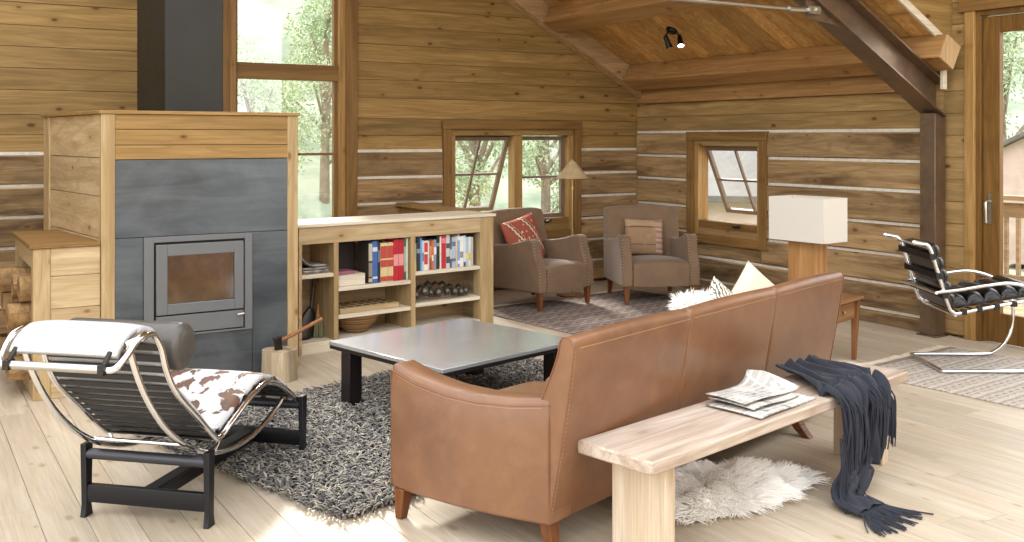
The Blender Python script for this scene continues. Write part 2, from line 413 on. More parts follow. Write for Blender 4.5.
def basket():
    m, nt, bs = newmat('coiled brown bowl'); tc = nd(nt, 'ShaderNodeTexCoord'); o = tc.outputs['Object']
    sp = nd(nt, 'ShaderNodeSeparateXYZ'); nt.links.new(o, sp.inputs[0])
    nt.links.new(ramp(nt, [(0, srgb('8d6a42')), (.5, srgb('7a5733')), (.62, srgb('a8875a')), (.8, srgb('5d3f24'))], math_(nt, 'FRACT', math_(nt, 'MULTIPLY', sp.outputs[2], 26.))), bs.inputs['Base Color'])
    bs.inputs['Roughness'].default_value = .6
    return m
M['bowl'] = basket()
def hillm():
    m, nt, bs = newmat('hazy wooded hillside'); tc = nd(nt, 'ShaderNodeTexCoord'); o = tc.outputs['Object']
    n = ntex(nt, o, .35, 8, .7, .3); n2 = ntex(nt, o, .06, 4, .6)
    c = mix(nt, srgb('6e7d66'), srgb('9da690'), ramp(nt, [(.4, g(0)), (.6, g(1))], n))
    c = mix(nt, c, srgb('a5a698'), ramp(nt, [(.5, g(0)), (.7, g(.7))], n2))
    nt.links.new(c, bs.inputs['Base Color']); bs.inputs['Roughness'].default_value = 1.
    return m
M['hill'] = hillm()
M['soil'] = plain('dry grass', 'b4b295', 1., nscale=.8, namt=.2)
M['siding'] = plain('pinkish siding', 'd2bcb0', .8, nscale=3, namt=.1)
M['roofing'] = plain('grey roofing', '6b6964', .7, nscale=4, namt=.15)
M['deckwood'] = wood('weathered deck wood', 'b9a184', '98805f', 1, .8, .3, .2)

# ------------------------------------------------------------------ room shell
XB, YA = 7.27, 8.92                 # side log wall, back wall
EAVE, SL = 2.29, .55                # ceiling height at the side wall, roof slope
def zc(x): return EAVE+SL*(XB-x)
RIDGE = 1.9

# floor boards run along y
m = MB(); x = -4.2; i = 0
while x < 7.3:
    w = .175; y = -3.2-rnd.random()*2
    while y < YA+.05:
        l = rnd.uniform(2.6, 4.4)
        m.box(x+.0012, min(x+w, 7.36)-.0012, y+.0008, min(y+l, YA+.1)-.0008, -.03, 0)
        y += l
        if y > YA: break
    x += w
struct(m.build('floor', M['floor'], bevel=.0008, bseg=1))

def rects(lo, hi, z0, z1, opens, seams):
    """split courses into rectangles free of openings: (a,b,z0,z1)"""
    out = []
    zs = sorted(set([z0, z1]+[q for q in seams if z0 < q < z1]))
    for a, b in zip(zs, zs[1:]):
        xs = sorted(set([lo, hi]+[min(max(v, lo), hi) for o in opens if o[2] < b and o[3] > a for v in o[:2]]))
        for u, v in zip(xs, xs[1:]):
            if v-u < .005: continue
            parts = [(a, b)]
            for o in opens:
                if o[0] < v-1e-6 and o[1] > u+1e-6 and o[2] < b and o[3] > a:
                    parts = [r for (p, q) in parts for r in ((p, min(q, o[2])), (max(p, o[3]), q)) if r[1]-r[0] > .004]
            out += [(u, v, p, q) for p, q in parts]
    return out

LOGZ = [0.02, .25, .48, .715, .962, 1.215, 1.475]
UPZ = [1.625, 1.79, 1.99, 2.168, 2.341, 2.514, 2.697, 2.875, 3.05, 3.22, 3.4, 3.57, 3.75, 3.93, 4.1, 4.28, 4.45, 4.63, 4.8, 4.98, 5.15, 5.3]
opA = [(2.57, 3.69, .635, 4.6), (4.825, 6.355, .605, 1.685)]
# wall_back : upper boards clipped by the roof line
def roofx(z): return XB+.06-(z-EAVE-.05)/SL if z > EAVE+.05 else XB+.06
mu = MB()
for a, b, p, q in rects(-4.2, XB, 1.475, 5.25, opA, UPZ):
    e = .0015; x1 = min(b, roofx(p+e)); x2 = min(b, roofx(q-e))
    xa1 = max(a, -4.2); 
    if x2 <= a+.02: continue
    t = rnd.uniform(0, .004)
    mu.prism([(a, p+e), (x1, p+e), (x2, q-e), (a, q-e)], YA-t, YA+.12, 'y')
for a, b, p, q in rects(-4.2, XB+.1, .0, 2.3, opA, []): mu.box(a, b, YA+.05, YA+.13, p, q)
mu.box(-4.2, 2.57, YA+.05, YA+.13, 2.3, 5.2)
mu.prism([(3.69, 2.3), (roofx(2.34), 2.3), (roofx(2.34), 2.34), (3.69, zc(3.69)+.06)], YA+.05, YA+.13, 'y')
mu.prism([(2.6, 4.6), (3.7, 4.6), (2.6, zc(2.6)+.06)], YA+.05, YA+.13, 'y')
wall = struct(mu.build('wall_back', M['wall_x'], bevel=.002, bseg=1))
ml = MB(); mc = MB()
for a, b, p, q in rects(-4.2, XB, .02, 1.475, opA, LOGZ):
    hi = any(abs(q-z) < 1e-6 for z in LOGZ); lo_ = any(abs(p-z) < 1e-6 for z in LOGZ)
    t = rnd.uniform(0, .02)
    ml.box(a, b, YA-.02-t, YA+.12, p+(.012 if lo_ else 0), q-(.014 if hi else 0))
for z in LOGZ[1:]:
    for a, b, p, q in rects(-4.2, XB, z-.015, z+.013, opA, []):
        mc.box(a, b, YA-.012, YA+.1, p, q)
lo = struct(ml.build('logs', M['log_x'], wall, bevel=.012, bseg=2)); mc.build('chinking', M['chink'], wall)

# wall_right : log part, boards above, tall boarded part round the door
LOGB = [0.02, .116, .35, .605, .872, 1.153, 1.406, 1.666]
opB = [(6.975, 7.95, .59, 1.58), (2.6, 4.76, -.1, 2.62)]
mu = MB()
for a, b, p, q in rects(5.0, YA, 1.666, 2.35, opB, [1.836, 1.985, 2.16]):
    mu.box(XB-rnd.uniform(0, .004), XB+.12, a, b, p+.0015, q-.0015)
for a, b, p, q in rects(-3.2, 5.0, 0.02, 4.4, opB, [.02+.178*k for k in range(26)]):
    mu.box(XB-rnd.uniform(0, .004), XB+.12, a, b, p+.0015, q-.0015)
for a, b, p, q in rects(-3.2, YA+.1, .0, 4.4, opB, []):
    if a >= 4.9 or b <= 5.0: mu.box(XB+.05, XB+.13, a, b, p, q if b <= 5. else min(q, 2.3))
    else:
        mu.box(XB+.05, XB+.13, a, 5.0, p, q); mu.box(XB+.05, XB+.13, 5.0, b, p, min(q, 2.3))
wallr = struct(mu.build('wall_right', M['wall_y'], bevel=.002, bseg=1))
ml = MB(); mc = MB()
for a, b, p, q in rects(5.0, YA-.02, .02, 1.666, opB, LOGB):
    hi = any(abs(q-z) < 1e-6 for z in LOGB); lo_ = any(abs(p-z) < 1e-6 for z in LOGB)
    t = rnd.uniform(0, .02)
    ml.box(XB-.02-t, XB+.12, a, b, p+(.012 if lo_ else 0), q-(.014 if hi else 0))
for z in LOGB[1:]:
    for a, b, p, q in rects(5.0, YA-.02, z-.015, z+.013, opB, []):
        mc.box(XB-.012, XB+.1, a, b, p, q)
ml.build('logs', M['log_y'], wallr, bevel=.012, bseg=2); mc.build('chinking', M['chink'], wallr)

# ceiling boards run up the slope (along x), low bay + raised bay over the door + other roof half
m = MB()
ang = math.atan(SL)
m.prism([(XB+.1, zc(XB+.1)+.026), (RIDGE, zc(RIDGE)+.026), (RIDGE, zc(RIDGE)+.08), (XB+.1, zc(XB+.1)+.08)], 4.945, YA, 'y')
def roofboards(m, y0, y1, dz, w=.19):
    y = y0
    while y < y1-.01:
        b = min(y+w, y1)
        for xa, xb in ((XB+.1, 4.6+rnd.uniform(-.8, .8)), (None, RIDGE)):
            if xa is None: xa = last
            last = xb
            m.prism([(xa, zc(xa)+dz), (xb, zc(xb)+dz), (xb, zc(xb)+dz+.03), (xa, zc(xa)+dz+.03)], y+.003, b-.003, 'y')
        y = b
roofboards(m, 4.94, YA, 0)
roofboards(m, 3.7, 4.94, 1.15)
struct(m.build('ceiling', M['ceil'], bevel=.002, bseg=1))
# upright face between the low and the raised ceiling, and the pale strip along its lower edge
m = MB()
m.prism([(XB, zc(XB)+.03), (RIDGE, zc(RIDGE)+.03), (RIDGE, zc(RIDGE)+1.15), (XB, zc(XB)+1.15)], 4.922, 4.938, 'y')
struct(m.build('wall_dormer', M['wall_x']))
m = MB(); m.prism([(XB, zc(XB)-.02), (RIDGE, zc(RIDGE)-.02), (RIDGE, zc(RIDGE)+.05), (XB, zc(XB)+.05)], 4.895, 4.92, 'y')
struct(m.build('trim_1', M['shelf'], bevel=.002))
bx('trim_2', M['shelf'], None, 7.12, 7.17, 4.90, 4.93, 1.99, 2.2)['kind'] = 'structure'

# rake beam on the back wall, purlins, wall plate
m = MB(); m.prism([(XB, zc(XB)-.235), (RIDGE, zc(RIDGE)-.235), (RIDGE, zc(RIDGE)-.005), (XB, zc(XB)-.005)], YA-.16, YA-.012, 'y')
struct(m.build('beam_rake', M['beam_x'], bevel=.004))
SN, CS = math.sin(ang), math.cos(ang)
def purlin(x, y0):
    h, w_ = .215, .20; zb = zc(x+SN*h)-CS*h-.006
    A_ = (x, zb); B_ = (x+SN*h, zb+CS*h); C_ = (B_[0]+CS*w_, B_[1]-SN*w_); D_ = (x+CS*w_, zb-SN*w_)
    m = MB(); m.prism([A_, D_, C_, B_], y0, YA-.17, 'y')
    o = struct(m.build('beam_purlin', M['beam_y'], bevel=.005))
    cx, cz = (A_[0]+C_[0])/2, (A_[1]+C_[1])/2
    e = MB(); e.prism([(cx+(p[0]-cx)*.96, cz+(p[1]-cz)*.96) for p in (A_, D_, C_, B_)], y0-.004, y0+.002, 'y')
    e.build('sawn_end', M['sawn'], o)
purlin(6.92, 4.80); purlin(5.85, 4.80); purlin(4.70, 4.80); purlin(3.55, 4.80)
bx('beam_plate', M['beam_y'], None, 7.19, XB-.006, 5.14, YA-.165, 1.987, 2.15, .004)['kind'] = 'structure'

# ------------------------------------------------------------------ steel frame
def rafz(x): return zc(x)-.275
t = thing('steel_frame', 'dark steel I-beam rafter on a post, with a tie rod, against the log wall', 'steel frame', (7.1, 5.03, 0))
def sl_(m, xa, xb, d0, d1, y0, y1):
    m.prism([(xa-7.1, rafz(xa)+d0), (xb-7.1, rafz(xb)+d0), (xb-7.1, rafz(xb)+d1), (xa-7.1, rafz(xa)+d1)], y0, y1, 'y')
m = MB(); xa, xb = 7.20, 2.2
sl_(m, xa, xb, -.018, 0, -.1, .1); sl_(m, xa, xb, -.285, -.267, -.1, .1); sl_(m, xa, xb, -.268, -.017, -.007, .007)
m.build('rafter', M['dsteel'], t, bevel=.002, bseg=1)
m = MB(); m.box(.0, .13, -.07, .07, 0.012, 1.80); m.box(-.02, .14, -.09, .09, 0, .012)
m.build('post', M['dsteel'], t, bevel=.002, bseg=1)
# tie rod with clevis and gusset on the rafter
m = MB(); m.tube([(-1.62, -.05, 2.525), (-4.6, -.05, 2.50)], .014, 10); m.build('tie_rod', M['silver'], t, smooth=True)
m = MB(); m.tube([(-1.44, -.05, 2.527), (-1.66, -.05, 2.525)], [.02, .024], 10); m.box(-1.47, -1.36, -.085, -.067, 2.50, 2.556); m.box(-1.47, -1.36, -.033, -.015, 2.50, 2.556)
m.tube([(-1.39, -.1, 2.528), (-1.39, 0, 2.528)], .02, 12); m.build('clevis', M['silver'], t, smooth=True)
m = MB(); m.prism([(-1.47, 2.60), (-1.47, 2.47), (-1.0, 2.42), (-1.15, 2.52), (-1.3, 2.6)], -.058, -.042, 'y'); m.build('gusset_plate', M['dsteel'], t)

# ------------------------------------------------------------------ windows
def winframe(m, a0, a1, z0, z1, w, d0, d1, ax):
    for p in ((a0, a0+w, z0, z1), (a1-w, a1, z0, z1), (a0+w, a1-w, z0, z0+w), (a0+w, a1-w, z1-w, z1)):
        if ax == 'x': m.box(p[0], p[1], d0, d1, p[2], p[3])
        else: m.box(d0, d1, p[0], p[1], p[2], p[3])
def framesep(root, name, mats, a0, a1, z0, z1, w, d0, d1, ax, bevel=.004, wz=None):
    """four members, uprights and rails in the right grain"""
    wz = wz or w
    mv = MB(); mh = MB()
    def b(m, p):
        if ax == 'x': m.box(p[0], p[1], d0, d1, p[2], p[3])
        else: m.box(d0, d1, p[0], p[1], p[2], p[3])
    b(mv, (a0, a0+w, z0, z1-wz)); b(mv, (a1-w, a1, z0, z1-wz)); b(mh, (a0-.01, a1+.01, z1-wz, z1)); b(mh, (a0+w, a1-w, z0, z0+wz))
    each(mv, name, mats[0], root, bevel=bevel); each(mh, name, mats[1], root, bevel=bevel)
FX = (M['trim'], M['trimh']); JX = (M['jamb'], M['wall_x']); FY = (M['trim'], M['trimy']); JY = (M['jamb'], M['wall_y'])

# window_1 : tall window by the flue
w = bpy.data.objects.new('window_1', None); COL.objects.link(w); w['kind'] = 'structure'; w.location = (3.1, YA, 0)
def rel(o, w):
    for v in o.data.vertices: v.co -= w.location
    return o
framesep(w, 'casing', FX, 2.46, 3.80, .56, 4.7, .115, YA-.045, YA+.02, 'x')
framesep(w, 'jamb', JX, 2.565, 3.695, .63, 4.6, .07, YA-.02, YA+.13, 'x')
framesep(w, 'sash', FX, 2.61, 3.645, .70, 2.22, .055, YA+.03, YA+.09, 'x')
framesep(w, 'sash', FX, 2.61, 3.645, 2.23, 4.4, .055, YA+.03, YA+.09, 'x')
bx('rail', M['trimh'], w, 2.60, 3.66, YA+.01, YA+.10, 2.14, 2.29, .004)
bx('muntin', M['trimh'], w, 2.66, 3.6, YA+.05, YA+.07, 1.435, 1.46, .002)
bx('glass', M['glass'], w, 2.66, 3.6, YA+.058, YA+.062, .75, 2.17, 0)
bx('glass', M['glass'], w, 2.66, 3.6, YA+.058, YA+.062, 2.28, 4.35, 0)
for o in list(w.children): rel(o, w)

def sash_awn(root, a0, a1, z0, z1, d, ax, tilt, munt, name='sash', out=1):
    """a sash hinged along its top; tilt in radians swings its foot outward"""
    fr = MB(); gl = MB(); W = a1-a0; H = z1-z0; f = .045
    for p in ((0, f, -H, 0), (W-f, W, -H, 0), (f, W-f, -H, -H+f), (f, W-f, -f, 0)): fr.box(p[0], p[1], -.02, .02, p[2], p[3])
    if 'v' in munt: fr.box(W/2-.012, W/2+.012, -.014, .014, -H+f, -f)
    if 'h' in munt: fr.box(f, W-f, -.014, .014, -H/2-.012, -H/2+.012)
    gl.box(f, W-f, -.003, .003, -H+f, -f)
    o = fr.build(name, M['sash'], root, bevel=.003); q = gl.build('glass', M['glass'], o)
    if ax == 'x':
        o.rotation_euler = (tilt, 0, 0); o.location = Vector((a0, d, z1))-root.location
    else:
        o.rotation_euler = (tilt, 0, -PI/2); o.location = Vector((d, a1, z1))-root.location
    return o
def crank(root, p, ax):
    m = MB(); m.box(-.045, .045, -.03, .0, -.012, .012); m.tube([(.0, -.03, 0), (.03, -.05, .01), (.055, -.045, .012)], .008, 8); m.tube([(.055, -.045, .0), (.055, -.045, .03)], .011, 8)
    o = m.build('crank_handle', M['iron'], root, smooth=True); o.location = Vector(p)-root.location
    if ax == 'y': o.rotation_euler.z = -PI/2
# window_2 : pair of awning sashes behind the armchair
w = bpy.data.objects.new('window_2', None); COL.objects.link(w); w['kind'] = 'structure'; w.location = (5.56, YA, .6)
framesep(w, 'casing', FX, 4.735, 6.44, .52, 1.775, .085, YA-.055, YA+.02, 'x')
framesep(w, 'jamb', JX, 4.82, 6.36, .60, 1.69, .065, YA-.02, YA+.13, 'x')
bx('mullion', M['jamb'], w, 5.60, 5.70, YA-.01, YA+.12, .665, 1.625, .004)
bx('sill', M['trimh'], w, 4.86, 6.30, YA-.01, YA+.12, .66, .735, .004)
for o in list(w.children): rel(o, w)
sash_awn(w, 4.885, 5.60, .735, 1.62, YA+.09, 'x', math.radians(24), 'vh')
sash_awn(w, 5.70, 6.295, .735, 1.62, YA+.09, 'x', 0, 'h')
crank(w, (5.98, YA-.005, .70), 'x'); crank(w, (5.25, YA-.005, .70), 'x')
# window_3 : small awning window in the side wall
w = bpy.data.objects.new('window_3', None); COL.objects.link(w); w['kind'] = 'structure'; w.location = (XB, 7.46, .5)
framesep(w, 'casing', FY, 6.895, 8.03, .50, 1.665, .09, XB-.055, XB+.02, 'y')
framesep(w, 'jamb', JY, 6.97, 7.955, .585, 1.585, .07, XB-.02, XB+.13, 'y')
bx('sill', M['trimy'], w, XB-.01, XB+.12, 7.03, 7.89, .65, .735, .004)
for o in list(w.children): rel(o, w)
sash_awn(w, 7.04, 7.885, .735, 1.515, XB+.09, 'y', math.radians(24), 'vh')
crank(w, (XB-.005, 7.32, .70), 'y')
# door_1 : glazed patio door
w = bpy.data.objects.new('door_1', None); COL.objects.link(w); w['kind'] = 'structure'; w.location = (XB, 4.6, 0)
m = MB(); m.box(XB-.03, XB+.03, 4.715, 4.80, 0, 2.60); m.box(XB-.03, XB+.03, 2.5, 2.6, 0, 2.60); each(m, 'jamb', M['jamb'], w, bevel=.004)
bx('casing', M['trimy'], w, XB-.035, XB+.02, 2.45, 4.85, 2.60, 2.78, .004)
m = MB(); m.box(XB-.005, XB+.1, 4.675, 4.715, 0, 2.6); m.box(XB-.005, XB+.1, 2.6, 2.64, 0, 2.6); each(m, 'frame', M['doorw'], w, bevel=.003)
bx('frame', M['doorw'], w, XB-.005, XB+.1, 2.64, 4.675, 2.56, 2.6, .003)
m = MB(); m.box(XB+.02, XB+.07, 4.53, 4.67, .01, 2.55); m.box(XB+.02, XB+.07, 3.60, 3.74, .01, 2.55); m.box(XB+.02, XB+.07, 2.645, 2.78, .01, 2.55)
each(m, 'stile', M['doorw'], w, bevel=.004)
m = MB()
for z in ((.01, .24), (2.42, 2.55)): m.box(XB+.02, XB+.07, 3.74, 4.53, *z); m.box(XB+.02, XB+.07, 2.78, 3.60, *z)
each(m, 'rail', M['doorw'], w, bevel=.004)
m = MB(); m.box(XB+.042, XB+.048, 3.74, 4.53, .24, 2.42); m.box(XB+.042, XB+.048, 2.78, 3.60, .24, 2.42); each(m, 'glass', M['glass'], w)
m = MB(); m.box(XB+.008, XB+.02, 4.592, 4.618, .93, 1.17); m.tube(smoothpath([(XB+.01, 4.605, 1.10), (XB-.045, 4.605, 1.10), (XB-.055, 4.60, 1.06), (XB-.05, 4.60, .94)]), .011, 10); m.build('door_handle', M['silver'], w, smooth=True)
for o in list(w.children): rel(o, w)
bx('baseboard_right', M['log_y'], None, XB-.06, XB-.035, 5.16, YA-.05, 0.0, .095, .006)['kind'] = 'structure'

m = MB()
for k in range(24): m.box(-1.62, -1.5, 5.6, YA-.06, .0+k*.18, .178+k*.18)
struct(m.build('light_block_left', M['wall_y'], bevel=.002, bseg=1))  # unseen boarded piece, added to cut grazing light on the back wall
m = MB()
for k in range(24): m.box(.8, 4.4, -3.32, -3.2, k*.18, .178+k*.18)
struct(m.build('light_block_front', M['wall_x'], bevel=.002, bseg=1))  # unseen boarded piece behind the camera, added to hold back light from there
# half wall round the stairwell behind the bookcase
m = MB(); m.box(4.24, 4.36, 7.62, YA-.05, 0, .93); o = m.build('wall_stair', M['honey_x'], bevel=.003); struct(o)
bx('cap', M['honey_x'], o, 4.20, 4.40, 7.60, YA-.05, .93, .965, .004)

# ------------------------------------------------------------------ fireplace
t = thing('fireplace', 'steel-fronted fireplace block with pine boards at its top and side', 'fireplace', (1.76, 6.65, 0))
def rx(pts): return [(x-1.76, y-6.65) for x, y in pts]
# body: front flush at y 6.65, left face splays a little, boards separated by fine gaps
core = rx([(1.135, 6.67), (2.385, 6.67), (2.385, 8.0), (.965, 8.0)])
m = MB(); m.prism([core[0], core[1], (core[1][0], .02), (core[0][0], .02)], 1.47, 1.75, 'z')
m.prism(rx([(1.14, 7.25), (2.38, 7.25), (2.38, 7.98), (.98, 7.98)]), 0, 1.75, 'z')
m.build('core', M['iron'], t)
m = MB()
for a, b in ((1.462, 1.555), (1.555, 1.655), (1.655, 1.752)): m.box(-.56, .60, 0, .03, a+.0015, b-.0015)
m.build('front_boards', M['honey_x'], t, bevel=.002)
m = MB(); m.box(-.643, -.56, -.006, .05, 0, 1.752); m.box(.565, .64, -.006, .05, 0, 1.752)
each(m, 'corner_post', M['pine_z'], t, bevel=.004)
m = MB(); z = 0.0
for h in (.24, .235, .25, .24, .265, .245, .28):
    z1 = min(z+h, 1.752)
    a0, a1 = rx([(1.117, 6.70)])[0], rx([(.975, 7.88)])[0]
    m.add([(a0[0], a0[1], z+.002), (a1[0], a1[1], z+.002), (a1[0]+.03, a1[1], z+.002), (a0[0]+.03, a0[1], z+.002), (a0[0], a0[1], z1-.002), (a1[0], a1[1], z1-.002), (a1[0]+.03, a1[1], z1-.002), (a0[0]+.03, a0[1], z1-.002)],
          [(0, 3, 2, 1), (4, 5, 6, 7), (0, 1, 5, 4), (1, 2, 6, 5), (2, 3, 7, 6), (3, 0, 4, 7)]); z = z1
m.build('side_boards', M['pine_y'], t, bevel=.002)
m = MB(); p = rx([(.965, 7.86), (1.03, 7.86), (1.03, 8.0), (.95, 8.0)]); m.prism(p, 0, 1.752, 'z'); m.build('corner_post', M['pine_z'], t, bevel=.004)
m = MB(); m.box(.605, .64, .05, 1.33, 0, 1.752); m.build('side_panel', M['pine_y'], t, bevel=.002)
m = MB(); m.prism(rx([(1.105, 6.635), (2.412, 6.635), (2.412, 8.02), (.935, 8.02)]), 1.752, 1.775, 'z'); m.build('top_cap', M['honey_x'], t, bevel=.003)
# steel front: four sheets round the stove opening
m = MB(); y0, y1 = -.0, .018
m.box(-.56, .565, y0, y1, .965, 1.46); m.box(-.56, -.39, y0, y1, .0, .962); m.box(.32, .565, y0, y1, .0, .962); m.box(-.387, .317, y0, y1, .0, .31)
each(m, 'steel_panel', M['hotsteel'], t, bevel=.0015, bseg=1)
m = MB()
for q in ((-.387, -.325, .31, .962), (.265, .317, .31, .962), (-.325, .265, .925, .962), (-.325, .265, .31, .322)): m.box(q[0], q[1], -.012, .018, q[2], q[3])
m.build('stove_frame', M['ash'], t, bevel=.002)
m = MB()
for q in ((-.318, .258, .30+.02, .92),): 
    m.box(-.325, -.32, .013, .5, .322, .925); m.box(.26, .265, .013, .5, .322, .925); m.box(-.325, .265, .46, .5, .322, .925); m.box(-.325, .265, .013, .5, .322, .33); m.box(-.325, .265, .013, .5, .92, .925)
m.build('firebox', plain('soot and firebrick', 'e2c79e', .9, nscale=6, namt=.35), t)
d = bpy.data.objects.new('stove_door', None); COL.objects.link(d); d.parent = t
m = MB()
for q in ((-.312, -.242, .455, .91), (.195, .255, .455, .91), (-.242, .195, .455, .522), (-.242, .195, .835, .91)): m.box(q[0], q[1], -.02, .004, q[2], q[3])
dd = m.build('stove_door', M['ash'], t, bevel=.003)
bpy.data.objects.remove(d)
bx('glass', M['stoveglass'], dd, -.245, .198, -.006, -.001, .52, .838, 0)
m = MB()
for q in ((-.324, -.24, .323, .924), (.193, .264, .323, .924), (-.24, .193, .323, .525), (-.24, .193, .833, .924)): m.box(q[0], q[1], .0055, .010, q[2], q[3])
m.build('door_gasket', M['black'], t)
bx('ash_drawer', M['ash'], t, -.312, .255, -.016, .004, .33, .445, .003)
m = MB(); m.tube([(.225, -.016, .42), (.225, -.045, .42)], .006, 8); m.tube([(.205, -.045, .42), (.25, -.045, .425)], .007, 8); m.build('door_knob', M['silver'], t, smooth=True)
# flue
t = thing('chimney_flue', 'dark steel boxed chimney flue rising from the fireplace top', 'chimney', (2.0, 7.4, 1.777))
m = MB(); m.prism([(-.352, -.12), (.06, -.12), (.06, .40), (-.437, .40)], 0, 3.3, 'z'); m.build('casing', M['fluesteel'], t, bevel=.004)
m = MB(); m.prism([(-.365, -.132), (.072, -.132), (.072, .41), (-.45, .41)], 0, .012, 'z'); m.build('collar', M['black'], t)

# firewood box
t = thing('firewood_box', 'low pine box for firewood, open at its end, beside the fireplace', 'wood box', (.93, 6.66, 0))
x0, x1 = -.2, .184
m = MB(); z = 0
for h in (.16, .20, .19, .20, .18): m.box(x0+.10, x1-.0, 0, .025, z+.0015, min(z+h, .925)-.0015); z += h
m.build('front_boards', M['pine_x'], t, bevel=.002)
m = MB(); m.box(x0, x0+.10, -.006, .075, 0, .925); m.box(x0, x0+.09, .92, 1.0, 0, .925); each(m, 'post', M['pine_z'], t, bevel=.004)
bx('end_rail', M['pine_y'], t, x0+.002, x0+.03, .075, .92, .80, .925, .003)
bx('end_rail', M['pine_y'], t, x0+.002, x0+.03, .075, .92, 0, .10, .003)
bx('back_panel', M['pine_x'], t, x0+.09, x1-.12, .985, 1.0, 0, .925)
bx('lid', M['trimh'], t, x0-.02, x1-.002, -.02, 1.02, .926, .952, .003)
n = 0
LL = ['topmost', 'second from the top', 'third from the top', 'fourth from the top', 'fifth from the top', 'sixth from the top', 'seventh from the top', 'lowest']
for cnum, yy in enumerate((.20, .37, .54, .72)):
    z = .10
    for k in range(4 if cnum == 0 else 3 + cnum % 2):
        r = rnd.uniform(.075, .09); z += r
        m = MB(); pr = rnd.uniform(.05, .14); L_ = .30; ph = rnd.random()*6
        prof = [(r*(1+.18*math.sin(2*a+ph))*math.cos(a), r*(.92+.15*math.cos(3*a+ph))*math.sin(a)) for a in [2*PI*q/9 for q in range(9)]]
        vs = []; 
        for j in range(5):
            u = j/4; sc = 1+.04*math.sin(u*5+ph)
            for (py, pz) in prof: vs.append((x0-pr+u*(L_), yy+py*.95*sc+.01*math.sin(u*4+ph), z+pz*sc))
        fs = [tuple(range(9)), tuple(range(44, 35, -1))]
        for j in range(4):
            for q in range(9): fs.append((j*9+q, (j+1)*9+q, (j+1)*9+(q+1) % 9, j*9+(q+1) % 9))
        m.add(vs, fs); o = m.build('firewood_log', M['bark'], None, smooth=True, sharp=35, loc=(.93, 6.66, 0))
        col = ['nearest the box front', 'second column from the box front', 'third column from the box front', 'column nearest the back wall'][cnum]
        ht = ['lowest', 'second up', 'third up', 'fourth up'][k]
        tag(o, f'split firewood log in the pine box, {col}, {ht}', 'log', 'firewood in the pine box'); z += r*.95

# chopping stump with hatchet
m = MB()
def st(u, v):
    a = 2*PI*u; z = v*.20
    r = .113*(1+.05*math.sin(3*a+1)+.03*math.sin(7*a))*(1+.05*(1-v))
    return (r*math.cos(a), r*math.sin(a), z)
vs = [st(i/28, j/6) for j in range(7) for i in range(28)]
fs = [(j*28+i, j*28+(i+1) % 28, (j+1)*28+(i+1) % 28, (j+1)*28+i) for j in range(6) for i in range(28)]+[tuple(range(27, -1, -1)), tuple(range(6*28, 7*28))]
m.add(vs, fs); SX, SY = 2.185, 6.40
o = m.build('chopping_stump', M['stump'], None, smooth=True, sharp=40, loc=(SX, SY, 0)); tag(o, 'short grey wooden chopping stump on the floor before the fireplace', 'stump')
t = thing('hatchet', 'hatchet standing with its blade in the chopping stump', 'hatchet', (SX-.005, SY-.01, .195), math.radians(8))
m = MB(); m.tube(smoothpath([(-.02, 0, .055), (.12, 0, .10), (.24, 0, .145), (.315, 0, .172)]), [.013]*24+[.018], 10); m.build('handle', M['cherry_z'], t, smooth=True)
m = MB(); m.prism([(-.045, .085), (.01, .095), (.012, .06), (.02, -.005), (-.035, -.012), (-.03, .04)], -.014, .014, 'y'); m.build('axe_head', M['iron'], t, bevel=.004)

# ------------------------------------------------------------------ bookcase
BR = math.radians(6); BW = 1.78; D = .42
t = thing('bookcase', 'low pale pine bookcase with three open bays beside the fireplace', 'bookcase', (2.535, 7.0, 0), BR)
bx('top', M['shelf'], t, -.03, BW+.02, -.015, D+.02, .94, .965, .004)
bx('fascia', M['pine_x'], t, 0, BW-.135, 0, .025, .815, .939, .002)
m = MB(); m.box(BW-.135, BW, -.004, .10, 0, .939); m.build('corner_post', M['pine_z'], t, bevel=.004)
bx('side_panel', M['pine_y'], t, BW-.025, BW-.001, .10, D, 0, .939, .002)
bx('side_panel', M['pine_y'], t, 0, .025, .0, D, 0, .814, .002)
bx('divider', M['pine_z'], t, .285, .325, .0, D-.02, .03, .815, .002)
bx('divider', M['pine_z'], t, .965, 1.008, .0, D-.02, .03, .815, .002)
bx('back_panel', M['pine_x'], t, .025, BW-.025, D-.02, D, .03, .939, .001)
bx('base', M['shelf'], t, 0, BW-.135, .0, D-.02, 0.0, .085, .003)
for a, b, z in ((.025, .285, .59), (.325, .965, .475), (.325, .965, .265), (1.008, BW-.025, .535), (1.008, BW-.025, .282)):
    bx('shelf', M['shelf'], t, a, b, .004, D-.02, z-.03, z, .002)
bt = t
def inb(x, y, z=0):
    c, s_ = math.cos(BR), math.sin(BR); return (2.535+c*x-s_*y, 7.0+s_*x+c*y, z)
_bm = {}
def bookmat(c):
    if c not in _bm: _bm[c] = plain('book cover '+c, c, .5, nscale=12, namt=.08)
    return _bm[c]
def book(x, th, h, z, c, label, group, band=None, d=.17, y=.035, lean=0):
    t = thing('book', label, 'book', inb(x+th/2, y, z), BR, group)
    m = MB(); cv = .003
    m.box(-th/2, -th/2+cv, 0, d, 0, h); m.box(th/2-cv, th/2, 0, d, 0, h); m.box(-th/2, th/2, -.003, cv, 0, h)
    m.build('cover', bookmat(c), t, bevel=.0015, bseg=1)
    bx('pages', M['paper'], t, -th/2+cv, th/2-cv, cv, d-.006, .004, h-.006, 0)
    if band:
        for (z0, z1, bc) in band: bx('spine_band', bookmat(bc), t, -th/2+.001, th/2-.001, -.0042, -.002, z0*h, z1*h, 0)
    if lean: t.rotation_euler.y = lean
    return t
GM = 'books in the middle bay'; GR = 'books in the bay by the corner post'
zz = .476
x = .60
